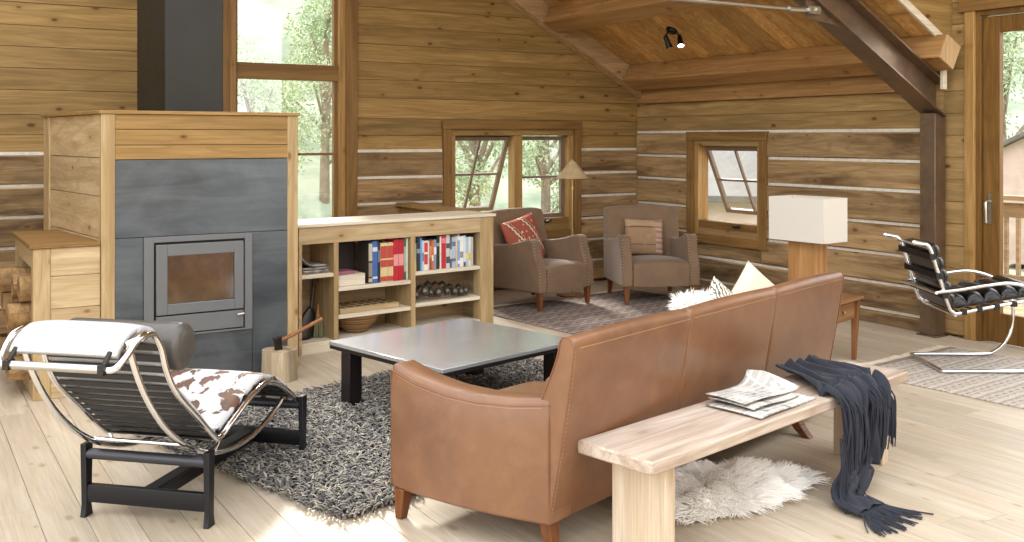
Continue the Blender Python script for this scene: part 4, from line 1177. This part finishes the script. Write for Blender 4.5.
m = MB(); sheet(m, -.235, .25, -.06, .155, .028, .03, 1, .035); o = m.build('front_page', M['news'], t, smooth=True); q = o.modifiers.new('t', 'SOLIDIFY'); q.thickness = .003; q.offset = 1

# sheepskin
t = None
m = MB()
SK = (3.13, 3.25); kr = math.radians(-13)
def skr(a): return 1+.13*math.sin(2*a+.6)+.09*math.sin(3*a+1.2)+.06*math.sin(5*a+.3)+.05*math.sin(9*a+2)+.03*math.sin(14*a)
SA, SB = .385, .215
def skz(x, y, r): return (.09+.06*noise.noise(Vector((x*10, y*10, 2))))*max(0, 1-r**2.2)**.6+.006
def skp(u, v):
    a = 2*PI*u; r = max(v, .001); rr = skr(a)*.93; x, y = r*SA*rr*math.cos(a), r*SB*rr*math.sin(a); return (x, y, skz(x, y, r))
m.grid(skp, 60, 14, cu=True)
def hair(m, p, d, L_, w, n=4, up=.5, dro=.5):
    s_ = Vector((-d.y, d.x, 0)).normalized(); pos = Vector(p); dv = (d*.8+Vector((0, 0, up))).normalized(); vs = []; fs = []
    ph = rnd.random()*6; fr = rnd.uniform(1.5, 3)
    for k in range(n+1):
        ww = w*(1-.8*(k/n)**1.5); nn_ = dv.cross(s_)
        vs += [pos-s_*ww, pos+nn_*ww, pos+s_*ww]
        pos = pos+dv*(L_/n)+s_*(.006*math.sin(ph+k*fr)); dv = (dv-Vector((0, 0, dro*(k+1)/n))+d*.2).normalized()
        if pos.z < .004: pos.z = .004
    for k in range(n):
        for q in range(3): fs.append((k*3+q, k*3+(q+1) % 3, k*3+3+(q+1) % 3, k*3+3+q))
    fs.append((n*3, n*3+1, n*3+2))
    m.add(vs, fs)
mf = MB()
for k in range(11000):
    a = rnd.random()*2*PI; r = math.sqrt(rnd.random())*.995; rr = skr(a)
    x, y = r*SA*rr*math.cos(a), r*SB*rr*math.sin(a); p = (x, y, skz(x, y, r)-.004)
    b = a+4.5*noise.noise(Vector((x*13, y*13, 1)))*(1-r*.7)+rnd.uniform(-.7, .7)
    hair(mf, p, Vector((math.cos(b), math.sin(b), 0)), rnd.uniform(.035, .06)*(1+.5*(r > .85))*(1+.5*noise.noise(Vector((x*14, y*14, 5)))), rnd.uniform(.0024, .0038), 3, rnd.uniform(.3, 1.2)*(1-.6*(r > .85)), rnd.uniform(.2, .6))
m.add(mf.v, mf.f)
o = m.build('sheepskin', M['fleece'], None, smooth=True, sharp=80, loc=(SK[0], SK[1], 0), rotz=kr)
tag(o, 'shaggy white sheepskin lying on the floor under the bench', 'sheepskin')

# fringed throw over the bench
t = thing('fringed_throw', 'slate grey wool throw with long fringes draped over the bench', 'throw', (BC[0], BC[1], 0), BA)
path = [(.215, .475), (.17, .458), (.05, .455), (-.10, .457), (-.165, .456), (-.205, .44), (-.222, .40), (-.232, .30), (-.235, .20), (-.238, .12)]
PP = smoothpath([(0, a, b) for a, b in path], 4)
LX = ([0, .25, .45, .55, .75, 1], [.42, .36, .265, .25, .24, .25]); RX = ([0, .25, .45, .55, .75, 1], [.80, .80, .74, .68, .60, .55])
def foldz(u, v):
    return .013*math.sin(u*25+v*2.5)+.010*math.sin(u*47-v*4+1.3)+.004*math.sin(u*90+v*9)+.006*math.sin(v*9+u*7)
def thr(u, v):
    p = polyat(PP, v); q = polyat(PP, min(1, v+.01)); r_ = polyat(PP, max(0, v-.01)); d = (q-r_).normalized(); nr = Vector((0, -d.z*-1, 0))
    nr = Vector((0, d.z, -d.y)); 
    if v < .45 and nr.z < 0: nr = -nr
    if v >= .45 and nr.y > 0: nr = -nr
    h = (foldz(u, v)+.012*noise.noise(Vector((u*5, v*3, 4))))*tab(v, [0, .2, .5, 1], [.9, .7, 1.1, 1.6])+.016
    x = lerp(tab(v, *LX), tab(v, *RX), u)+.010*math.sin(v*11+u*3)
    return (x, p.y+nr.y*h, p.z+nr.z*h)
m = MB(); m.grid(thr, 70, 60); o = m.build('cloth', M['scarf'], t, smooth=True, sharp=180)
q = o.modifiers.new('t', 'SOLIDIFY'); q.thickness = .006; q.offset = 0
# lower gathered tail turning on to the floor
tail = smoothpath([(.40, -.235, .17), (.31, -.262, .10), (.245, -.275, .05), (.215, -.30, .030), (.20, -.35, .028), (.195, -.40, .022)], 8)
def tl(u, v):
    p = polyat(tail, v); q = polyat(tail, min(1, v+.02)); r_ = polyat(tail, max(0, v-.02)); d = (q-r_).normalized()
    s_ = Vector((1, 0, 0))-d*d.x; s_.normalize(); nn_ = s_.cross(d)
    if nn_.z < 0: nn_ = -nn_
    w = tab(v, [0, .4, 1], [.115, .095, .10]); a = 2*PI*u; c = math.cos(a); h = tab(v, [0, .5, 1], [.03, .026, .014])
    rip = 1+.45*math.sin(u*38+v*6)+.25*math.sin(u*71-v*9)
    o_ = p+s_*(w*c)+nn_*(h*math.sin(a)*rip)
    o_.z = max(o_.z, .004); return tuple(o_)
m = MB(); m.grid(tl, 64, 30, cu=True); m.build('gathered_end', M['scarf'], t, smooth=True, sharp=180)
def frng(m, pts, r):
    m.tube(smoothpath(pts, 3), r, 5)
mf = MB()
def gnd(p): return (p[0], p[1], max(p[2], .006))
# long fringe on one edge, hanging from the bench rim to the floor
for k in range(60):
    u = k/59; x = .245+.15*u+rnd.uniform(-.01, .01); y = -.250-rnd.random()*.02; z0 = .43-.05*u+rnd.uniform(-.02, .02)
    L_ = rnd.uniform(.20, .30); dx = rnd.uniform(-.035, .015)
    frng(mf, [(x+.01, y+.03, z0+.02), (x, y-.012, z0-.02), (x+dx*.4+.006*math.sin(k), y-.012-rnd.random()*.015, z0-L_*.5), (x+dx, y-.005-rnd.random()*.02, max(z0-L_, .01))], rnd.uniform(.0024, .0036))
for k in range(58):
    u = k/57; x = .20+.12*u+rnd.uniform(-.012, .012); y = -.252-rnd.random()*.015; z0 = .27+rnd.uniform(-.04, .03)
    dx = -.05*(1-u)+rnd.uniform(-.05, .01)
    frng(mf, [(x, y, z0), (x+dx*.3, y-.012, z0*.6), (x+dx*.8, y-.01-rnd.random()*.02, .07), gnd((x+dx*1.3, y-.035-rnd.random()*.04, .008))], rnd.uniform(.0024, .0036))
# second fringe on the outer edge
for k in range(52):
    u = k/51; x = .47+.21*u+rnd.uniform(-.01, .01); y = -.252-rnd.random()*.012; z0 = .43-.03*u+rnd.uniform(-.02, .02); L_ = rnd.uniform(.16, .24); dx = rnd.uniform(-.02, .02)
    frng(mf, [(x, y+.03, z0+.02), (x, y-.012, z0-.02), (x+dx*.5, y-.014-rnd.random()*.01, z0-L_*.5), (x+dx, y-.008-rnd.random()*.012, z0-L_)], rnd.uniform(.0024, .0034))
# fringe of the tail spread over the floor
for k in range(60):
    u = k/59; a = lerp(-.6, 1.25, u); x = .195+lerp(-.10, .10, u); y = -.39
    L_ = rnd.uniform(.10, .20)
    ex = x-.05+.10*math.sin(a)+rnd.uniform(-.05, .05)
    frng(mf, [(x, y+.03, .026), (x*.97+.012, y-.01, .02), ((x+ex)/2, y-L_*.55, .010), gnd((ex, y-L_, .006))], rnd.uniform(.0024, .0036))
mf.build('fringe', M['scarf'], t, smooth=True)

# ------------------------------------------------------------------ armchairs
def armchair(loc, rot, label):
    t = thing('armchair', label, 'armchair', loc, rot)
    W_ = .385
    ap = [(.36, .165), (.36, .57), (.2, .572), (.06, .585), (-.08, .612), (-.18, .640), (-.24, .652), (-.285, .645), (-.308, .62), (-.314, .585), (-.318, .54), (-.334, .49), (-.362, .43), (-.382, .37), (-.388, .30), (-.388, .165)]
    for s_ in (-1, 1):
        m = MB(); x0, x1 = sorted((s_*W_, s_*(W_-.105))); m.prism(ap, x0, x1, 'x'); m.build('arm', M['velvet'], t, bevel=.018, bseg=3, sharp=60)
    m = MB()
    bpf = [(.20, .30), (.235, .50), (.275, .70), (.305, .85), (.325, .885), (.355, .897), (.385, .885), (.398, .85), (.395, .60), (.385, .165), (.20, .165)]
    vs = []; n = len(bpf); us = [i/12 for i in range(13)]
    for u in us:
        a = 2*u-1
        for y, z in bpf: vs.append((a*(W_-.004), y+.03*(a*a)*(-1 if y < .33 else -.4)+.0, z-.018*abs(a)**3*(z > .8)))
    fs = [(i*n+k, i*n+(k+1) % n, (i+1)*n+(k+1) % n, (i+1)*n+k) for i in range(12) for k in range(n)]+[tuple(range(n-1, -1, -1)), tuple(range(12*n, 13*n))]
    m.add(vs, fs); m.build('backrest', M['velvet'], t, smooth=True, sharp=50, bevel=.012, bseg=2)
    m = MB(); us = [q/10 for q in range(11)]; sp_ = [(-.384, .165), (-.387, .26), (-.388, .345), (-.382, .368), (-.362, .383), (-.25, .40), (-.05, .40), (.15, .385), (.27, .375), (.27, .165)]; n = len(sp_); vs = []
    for u in us:
        a = 2*u-1
        for y, z in sp_: vs.append((a*(W_-.107), y, z+.022*(1-a*a)*(z > .36)))
    fs = [(i*n+k, i*n+(k+1) % n, (i+1)*n+(k+1) % n, (i+1)*n+k) for i in range(10) for k in range(n)]+[tuple(range(n-1, -1, -1)), tuple(range(10*n, 11*n))]
    m.add(vs, [tuple(reversed(f)) for f in fs]); m.build('seat', M['velvet'], t, smooth=True, sharp=60)
    m = MB()
    def stud(x, y, z): m.lathe([(.0, -.006), (.0045, -.004), (.0065, 0), (.0045, .004), (.0, .006)], 7, (x, y, z))
    fp = smoothpath([(a, b, 0) for a, b in ap[5:]], 8); Lp = [(p.x, p.y, 0) for p in fp]
    for s_ in (-1, 1):
        for k in range(21):
            p = polyat(Lp, (k+.5)/21.)
            for xo in (W_-.008, W_-.097): stud(s_*xo, p.x-.003, p.y)
    for k in range(22): stud(lerp(-W_+.12, W_-.12, k/21), -.378, .18)
    m.build('nailhead_trim', M['stud'], t, smooth=True)
    for sx in (-1, 1):
        m = MB(); taper(m, (sx*.335, -.345), (sx*.335, -.34), 0, .17, .017, .028); m.build('leg', M['walnut'], t, bevel=.003)
        m = MB(); taper(m, (sx*.32, .36), (sx*.32, .325), 0, .17, .017, .026); m.build('leg', M['walnut'], t, bevel=.003)
    return t
A1 = (5.29, 8.0, .012); A1R = math.radians(13.4); A2 = (6.41, 7.665, .012); A2R = math.radians(-23)
a1 = armchair(A1, A1R, 'taupe velvet armchair with a red kilim pillow, below the double window')
a2 = dup(a1, A2, (0, 0, A2R), 'taupe velvet armchair with a brown pillow, in the corner by the small window')
a1['group'] = a2['group'] = 'velvet armchairs with nailhead trim'
def loc2(A_, r, x, y, z): c, s_ = math.cos(r), math.sin(r); return (A_[0]+c*x-s_*y, A_[1]+s_*x+c*y, A_[2]+z)
pillow(M['kilimred'], .52, .46, .14, loc2(A1, A1R, -.04, .145, .595), (math.radians(-17), math.radians(-9), A1R+.12), 'red kilim pillow with cream diagonal bands on the armchair', None, 2)
pillow(M['brownpillow'], .41, .38, .12, loc2(A2, A2R, -.01, .165, .585), (math.radians(-16), math.radians(3), A2R+.02), 'brown patchwork pillow with a reddish edge on the corner armchair', None, 4)

# flat-woven rugs
def flatrug(name, mat, c, rot, w, h, label, fr_sides):
    t = thing(name, label, 'rug', (c[0], c[1], 0), rot)
    m = MB(); m.grid(lambda u, v: ((u-.5)*w, (v-.5)*h, .008+.0025*math.sin(u*40)*math.sin(v*31)), 30, 30)
    o = m.build('weave', mat, t, smooth=True); q = o.modifiers.new('t', 'SOLIDIFY'); q.thickness = .007; q.offset = -1
    m = MB()
    for sd in fr_sides:
        k = -w/2
        while k < w/2:
            L_ = rnd.uniform(.06, .09); d = rnd.uniform(-.015, .015)
            for q in (-.004, 0, .004): m.tube([(k+q, sd*h/2, .008), (k+q*2+d*.5, sd*(h/2+L_*.5), .006), (k+d+q*3, sd*(h/2+L_), .005)], .0022, 4)
            k += .026
    m.build('fringe', M['creamlinen'], t)
    return t
flatrug('flatweave_rug', M['kilimrug'], (5.68+.62-.0, 4.66-1.05, 0), math.radians(5), 1.30, 2.0, 'pale fringed flatweave rug under the tubular black chair', (1,))
flatrug('flatweave_rug', M['kilimrug2'], (5.66, 7.36, 0), math.radians(6), 2.05, 1.50, 'brown and grey flatweave rug under the two armchairs', (1, -1))

# ------------------------------------------------------------------ floor lamp
t = thing('floor_lamp', 'slim brass floor lamp with a small parchment cone shade by the window', 'floor lamp', (5.845, 8.20, 0), math.radians(-10))
m = MB(); m.box(-.13, .13, -.11, .11, 0, .022); m.build('base', M['cherry'], t, bevel=.005)
m = MB(); m.tube([(0, 0, .02), (0, 0, 1.0), (0, 0, 1.23)], .0075, 10); m.tube([(0, 0, .60), (0, 0, .68)], .014, 10); m.tube([(0, 0, 1.08), (0, 0, 1.11)], .014, 10); m.build('pole', M['brass'], t, smooth=True, sharp=30)
m = MB(); m.lathe([(.165, 1.195), (.10, 1.275), (.045, 1.345), (.012, 1.375), (.010, 1.373), (.043, 1.342), (.098, 1.272), (.163, 1.195)], 32)
m.f = [f for f in m.f if len(f) == 4]
o = m.build('lamp_shade', plain('parchment shade', 'b9a37c', .5, nscale=10, namt=.12), t, smooth=True, sharp=60)
m = MB(); m.tube([(0, 0, 1.20), (0, 0, 1.39)], .006, 8); m.lathe([(0, 1.375), (.012, 1.38), (.007, 1.395), (0, 1.40)], 10); m.build('finial', M['brass'], t, smooth=True)

# ------------------------------------------------------------------ side table and table lamp
TR = math.radians(16)
t = thing('side_table', 'small wooden side table with a drawer, at the end of the sofa', 'side table', (5.60, 4.95, 0), TR)
bx('top', M['cherry'], t, -.30, .30, -.30, .30, .438, .46, .005)
m = MB(); m.box(-.26, .26, .24, .26, .30, .437); m.box(-.26, -.24, -.24, .24, .30, .437); m.box(.24, .26, -.24, .24, .30, .437); m.box(-.26, .26, -.255, -.24, .30, .437); each(m, 'apron', M['cherry'], t, bevel=.002)
d = bx('drawer', M['cherry'], t, -.20, .20, -.268, -.256, .318, .425, .003)
m = MB(); m.lathe([(0, -.012), (.010, -.010), (.012, 0), (.010, .01), (0, .012)], 10, (0, -.28, .372)); m.build('knob', M['brass'], d, smooth=True)
for sx in (-1, 1):
    for sy in (-1, 1):
        m = MB(); taper(m, (sx*.245, sy*.245), (sx*.255, sy*.255), 0, .437, .014, .026); m.build('leg', M['cherry_z'], t, bevel=.003)
t = thing('table_lamp', 'table lamp with a rectangular white shade on a square wood block', 'lamp', (5.585, 4.93, .461), math.radians(5))
m = MB(); m.box(-.072, .072, -.115, .115, 0, .40); m.build('base', M['oak_z'], t, bevel=.004)
m = MB(); m.tube([(0, 0, .40), (0, 0, .69)], .008, 8); m.tube([(-.1, 0, .69), (.1, 0, .69)], .004, 6); m.tube([(0, -.23, .69), (0, .23, .69)], .004, 6); m.build('stem', M['brass'], t)
m = MB(); a, b, th = .138, .235, .003
for q in ((-a, a, -b, -b+th), (-a, a, b-th, b), (-a, -a+th, -b+th, b-th), (a-th, a, -b+th, b-th)): m.box(*q, .405, .715)
m.build('lamp_shade', M['white'], t, bevel=.001, bseg=1)

# ------------------------------------------------------------------ tubular lounge chair
MRo = (6.175, 4.385, .012); MRr = math.atan2(-.54, .84)
t = thing('tubular_chair', 'cantilever chair of chrome tube with black leather roll cushions by the glass door', 'lounge chair', MRo, MRr)
HW = .27
m = MB(); base = [(.0, .012), (.25, .012), (.52, .012), (.60, .030), (.67, .085), (.72, .17), (.74, .27), (.735, .37), (.70, .45), (.64, .495), (.56, .487), (.3, .44), (.11, .402), (.075, .41), (.045, .45), (-.03, .68), (-.075, .82), (-.10, .862), (-.135, .872)]
pts = smoothpath([(a, 0, b) for a, b in base], 6)
for s_ in (-1, 1):
    m = MB(); m.tube([(p.x, s_*HW, p.z) for p in pts], .0125, 12); m.build('frame_tube', M['chrome'], t, smooth=True)
    m = MB(); ar = smoothpath([(-.045, .0, .545), (.10, .02, .565), (.28, .035, .598), (.42, .035, .612), (.54, .03, .592), (.64, .02, .545), (.70, .008, .48), (.728, .0, .41)], 6)
    m.tube([(p.x, s_*(HW+.012+p.y), p.z) for p in ar], .0115, 12); m.build('arm_tube', M['chrome'], t, smooth=True)
    m = MB(); m.tube([(-.13, s_*HW, .871), (-.185, s_*HW, .880)], [.014, .019], 10); m.lathe([(0, -.019), (.014, -.013), (.019, 0), (.014, .013), (0, .019)], 10, (-.188, s_*HW, .881)); m.build('end_cap', M['chrome'], t, smooth=True)
m = MB(); m.tube([(0, -HW, .012), (0, HW, .012)], .0125, 12); m.tube([(-.05, -HW-.03, .545), (-.05, HW+.03, .545)], .0115, 12); m.tube([(-.09, -HW, .845), (-.09, HW, .845)], .010, 12); m.tube([(.09, -HW, .39), (.09, HW, .39)], .010, 12); each(m, 'cross_tube', M['chrome'], t, smooth=True)
def roll_cushion(name, p0, p1, n, th):
    """p0->p1 in (x,z); n lobes"""
    m = MB(); P0, P1 = Vector((p0[0], 0, p0[1])), Vector((p1[0], 0, p1[1])); d = (P1-P0); L_ = d.length; d.normalize(); nr = Vector((-d.z, 0, d.x))
    if nr.z < 0 or (abs(nr.z) < .3 and nr.x < 0): nr = -nr
    if abs(d.z) > .8: nr = Vector((abs(d.z), 0, abs(d.x)))
    N_ = n*12
    def pt(u, v):
        a = 2*PI*u; cy = math.cos(a); sy = math.sin(a)
        y = math.copysign(abs(cy)**.35, cy)*.245; lob = abs(math.sin(PI*v*n))**.42
        top = th*(.45+.55*lob)*(1-.35*abs(cy)**8); h = sy if sy > 0 else sy*.18
        h = math.copysign(abs(h)**.5, h)*top if sy > 0 else h*th
        e = 1 if 0 < v < 1 else .2
        p = P0+d*(v*L_)+nr*(.016+h*e); return (p.x, y*(e*.2+.8)*(.985+.015*lob), p.z)
    m.grid(pt, 40, N_+1, cu=True); k = len(m.v)
    m.f.append(tuple(range(39, -1, -1))); m.f.append(tuple(range(k-40, k)))
    return m.build(name, M['blackleather'], t, smooth=True, sharp=70)
roll_cushion('seat_cushion', (.075, .415), (.655, .512), 5, .085)
roll_cushion('back_cushion', (.052, .43), (-.085, .85), 5, .075)
m = MB()
for q in (.12, .3, .5, .7, .9):
    x, z = lerp(.075, .655, q), lerp(.402, .498, q); m.box(x-.018, x+.018, -HW-.014, HW+.014, z-.020, z-.014); m.box(x-.018, x+.018, -HW-.016, -HW+.014, z-.02, z+.016); m.box(x-.018, x+.018, HW-.014, HW+.016, z-.02, z+.016)
for q in (.15, .5, .85):
    x, z = lerp(.035, -.085, q), lerp(.47, .84, q); m.box(x-.02, x+.016, -HW-.016, HW+.016, z-.022, z+.022)
each(m, 'strap', M['blackleather'], t, bevel=.002)

# ------------------------------------------------------------------ ceiling spotlight
px, py = 6.57, 7.52; pz = zc(px)
t = thing('ceiling_spotlight', 'black twin-headed spotlight on the sloped board ceiling', 'spotlight', (px, py, pz))
m = MB(); m.lathe([(0, -.035), (.05, -.03), (.06, -.01), (.06, .02), (0, .02)], 20); o = m.build('canopy', M['black'], t, smooth=True, sharp=50); o.rotation_euler.y = ang
def head(dx, dy, tilt, az, lit):
    m = MB(); m.lathe([(0, -.0), (.018, -.0), (.024, -.02), (.030, -.10), (.036, -.13), (.032, -.13), (.026, -.105), (0, -.10)], 18)
    o = m.build('spot_head', M['black'], t, smooth=True, sharp=40); o.location = (dx, dy, -.06); o.rotation_euler = (tilt, 0, az)
    b = MB(); b.lathe([(0, -.108), (.024, -.108), (.030, -.124), (0, -.132)], 16)
    bm2 = M['bulb'] if lit else M['white']
    b.build('bulb', bm2, o, smooth=True)
    a = MB(); a.tube([(dx*.5, dy*.5, -.02), (dx, dy, -.065)], .009, 8); a.build('swivel_arm', M['black'], t, smooth=True)
head(.055, -.05, math.radians(-32), math.radians(-30), True); head(-.07, .02, math.radians(-20), math.radians(60), False)
bs = M['bulb'].node_tree.nodes['Principled BSDF']; bs.inputs['Emission Color'].default_value = (1, .93, .8, 1); bs.inputs['Emission Strength'].default_value = 6

# ------------------------------------------------------------------ outdoors
m = MB()
def gr(u, v):
    x = lerp(-90, 110, u); y = lerp(-70, 160, v); d = max(0, y-22+.15*x)
    return (x, y, -.6+max(0, d)*.42*(1+.2*math.sin(x*.07+2))+1.2*noise.noise(Vector((x*.06, y*.06, 0)))*min(1, d/10+.0)-(.4 if d <= 0 else 0))
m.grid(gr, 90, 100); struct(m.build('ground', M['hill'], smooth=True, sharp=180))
def tree_mesh(kind, seed):
    R_ = random.Random(seed); tr = MB(); cr = MB()
    if kind == 0:   # broad loose tree, unit about 5 m
        tr.tube([(0, 0, -.8), (.05, 0, 1.2), (0, .1, 2.6), (.1, 0, 4.0)], [.14, .11, .08, .03], 8)
        blobs = []
        for k in range(16):
            a = R_.random()*6.28; z = R_.uniform(.9, 4.6); r = (1.5-abs(z-2.6)*.35)*R_.uniform(.3, 1); c = (r*math.cos(a), r*math.sin(a), z)
            tr.tube([(0, 0, z*.6), ((c[0])*.6, c[1]*.6, z*.9), c], [.05, .03, .01], 5); blobs.append((c, R_.uniform(.5, .85)))
        for c, r in blobs:
            for q in range(620):
                d = Vector((R_.gauss(0, 1), R_.gauss(0, 1), R_.gauss(0, .8))).normalized()*r*R_.random()**.4; leafq(cr, Vector(c)+d, R_, .042)
    else:           # conifer
        tr.tube([(0, 0, -.8), (0, 0, 3), (0, 0, 6.2)], [.13, .08, .015], 8)
        for k in range(70):
            z = .6+5.5*(k/70); L_ = (6.3-z)*.27*R_.uniform(.75, 1.1); a = R_.random()*6.28
            tr.tube([(0, 0, z), (L_*math.cos(a), L_*math.sin(a), z-.25*L_)], [.02, .004], 4)
            for q in range(90):
                u = R_.random()**.7; leafq(cr, Vector((L_*u*math.cos(a)+R_.gauss(0, .07), L_*u*math.sin(a)+R_.gauss(0, .07), z-.25*L_*u+R_.gauss(0, .06))), R_, .04)
    return tr, cr
def leafq(m, p, R_, s_):
    d = Vector((R_.gauss(0, 1), R_.gauss(0, 1), R_.gauss(0, 1))).normalized(); e = d.orthogonal().normalized(); s_ *= R_.uniform(.6, 1.3)
    m.add([p, p+d*s_+e*s_*.5, p+d*s_*2, p+d*s_-e*s_*.5], [(0, 1, 2, 3)])
protos = []
for kind in (0, 1):
    tr, cr = tree_mesh(kind, 11+kind); protos.append((tr, cr))
def tree(kind, loc, sc, label, first={}):
    if kind not in first:
        t = thing('broadleaf_tree' if kind == 0 else 'conifer_tree', label, 'tree', loc, 0, 'trees outside the windows')
        protos[kind][0].build('trunk', M['trunk'], t, smooth=True); protos[kind][1].build('crown', M['leaf'] if kind == 0 else M['pineleaf'], t)
        first[kind] = t
    else:
        t = dup(first[kind], loc, (0, 0, rnd.random()*6), label)
    t.scale = (sc,)*3; t.rotation_euler.z = rnd.random()*6
    return t
def gz(x, y): 
    d = max(0, y-22+.15*x); return -.6+max(0, d)*.42*(1+.2*math.sin(x*.07+2))-(.4 if d <= 0 else 0)+.5
for kind, (x, y), sc, lb in (
    (0, (9.0, 15.6), .95, 'pale broadleaf tree seen through the open sash of the double window'),
    (0, (12.2, 18.2), 1.0, 'pale broadleaf tree seen through the closed sash of the double window'),
    (0, (5.9, 18.6), .85, 'pale broadleaf tree seen low in the tall window, nearest the flue'),
    (0, (8.7, 22.3), 1.0, 'broadleaf tree low in the tall window, nearest its casing'),
    (0, (13.4, 23.5), 1.3, 'larger broadleaf tree farther back, between the two sashes of the double window'),
    (1, (18.5, 29), 1.0, 'conifer farther back, behind the closed sash of the double window'),
    (1, (12.9, 40), 1.0, 'conifer on the hillside, lowest of those in the tall window'),
    (1, (14.8, 43), 1.1, 'conifer on the hillside at the middle of the tall window'),
    (1, (14.4, 48.5), 1.2, 'conifer high on the hillside near the flue side of the tall window'),
    (1, (19.6, 52), 1.3, 'conifer high on the hillside near the casing of the tall window'),
    (0, (17.2, 7.4), 1.0, 'broadleaf tree beyond the deck rail outside the glass door'),
    (0, (23.5, 14.5), 1.3, 'tall broadleaf tree behind the small cabin outside the glass door')):
    tree(kind, (x, y, gz(x, y)-.3), sc, lb)
# shed seen through the small window and the top of the door
t = thing('garden_shed', 'pinkish shed with a grey metal roof outside the small window', 'shed', (13.4, 12.8, -1.75), math.radians(-46))
m = MB(); m.prism([(-2.6, 0), (2.6, 0), (2.6, 2.5), (0, 3.7), (-2.6, 2.5)], -2.2, 2.2, 'x'); m.build('wall', M['siding'], t)
m = MB()
for s_ in (-1, 1): m.prism([(0, 3.72), (s_*2.95, 2.36), (s_*2.95, 2.46), (0, 3.84)], -2.5, 2.5, 'x')
m.build('roof', M['roofing'], t, bevel=.01)
sh2 = dup(t, (21.2, 10.4, -.9), (0, 0, math.radians(20)), 'small cabin with a grey gable roof seen through the glass door'); sh2.scale = (.8, .8, .9)
# deck with rail beyond the door
t = thing('deck', 'weathered plank deck outside the glass door', 'deck', (8.75, 3.6, 0))
m = MB()
for k in range(19): m.box(-1.35+k*.145, -1.21+k*.145, -3.4, 4.0, -.07, -.03)
m.build('boards', M['deckwood'], t, bevel=.004); m = MB()
for x_ in (-1.2, 0, 1.2): m.box(x_-.05, x_+.05, -3.3, 3.9, -.3, -.071); 
for x_ in (-1.2, 1.2):
    for y_ in (-3.2, 3.8): m.box(x_-.06, x_+.06, y_-.06, y_+.06, -1.6, -.3)
m.build('joists', M['deckwood'], t)
t = thing('deck_railing', 'wooden deck railing with a broad top rail outside the glass door', 'railing', (9.95, 3.6, -.03))
bx('top_rail', M['deckwood'], t, -.08, .08, -3.3, 3.95, .98, 1.03, .004)
m = MB(); m.box(-.02, .02, -3.3, 3.95, .80, .95); m.box(-.02, .02, -3.3, 3.95, .12, .20); m.build('rail', M['deckwood'], t, bevel=.004)
for y_ in (-3.2, -1.5, .2, 1.85, 3.85):
    bx('post', M['deckwood'], t, -.05, .05, y_-.05, y_+.05, 0, .979, .004)
m = MB(); y_ = -3.1
while y_ < 3.8: m.box(-.018, .018, y_, y_+.036, .2, .80); y_ += .13
m.build('balusters', M['deckwood'], t)

# ------------------------------------------------------------------ light, camera
w = bpy.data.worlds.new('world'); S.world = w; w.use_nodes = True; nt = w.node_tree
bgd = nt.nodes['Background']
tc = nd(nt, 'ShaderNodeTexCoord'); sp = nd(nt, 'ShaderNodeSeparateXYZ'); nt.links.new(tc.outputs['Generated'], sp.inputs[0])
nt.links.new(ramp(nt, [(.0, (.92, .92, .90)), (.5, (1., .99, .97)), (1., (.92, .95, 1.))], math_(nt, 'MULTIPLY', math_(nt, 'ADD', sp.outputs[2], 1.), .5)), bgd.inputs[0])
bgd.inputs[1].default_value = 1.0
sun = bpy.data.lights.new('sun', 'SUN'); sun.energy = 2.5; sun.angle = math.radians(12); sun.color = (1, .95, .86)
so = bpy.data.objects.new('sun', sun); COL.objects.link(so)
so.rotation_euler = Vector((-.26, -.97, -.72)).to_track_quat('-Z', 'Y').to_euler()
cam = bpy.data.cameras.new('camera'); co = bpy.data.objects.new('camera', cam); COL.objects.link(co); S.camera = co
co.location = (0, 0, 1.6); co.rotation_euler = (PI/2, 0, -math.atan2(.530, .848))
cam.sensor_fit = 'HORIZONTAL'; cam.sensor_width = 36; cam.lens = 36*994/1024; cam.shift_y = -133/1024; cam.clip_start = .05; cam.clip_end = 500
vs_ = S.view_settings; vs_.view_transform = 'Standard'; vs_.look = 'None'; vs_.gamma = 1; vs_.use_curve_mapping = False; vs_.exposure = 1.85
cy = S.cycles; cy.use_denoising = True; cy.max_bounces = 10; cy.diffuse_bounces = 6; cy.transparent_max_bounces = 16; cy.caustics_reflective = False; cy.caustics_refractive = False; cy.sample_clamp_indirect = 6
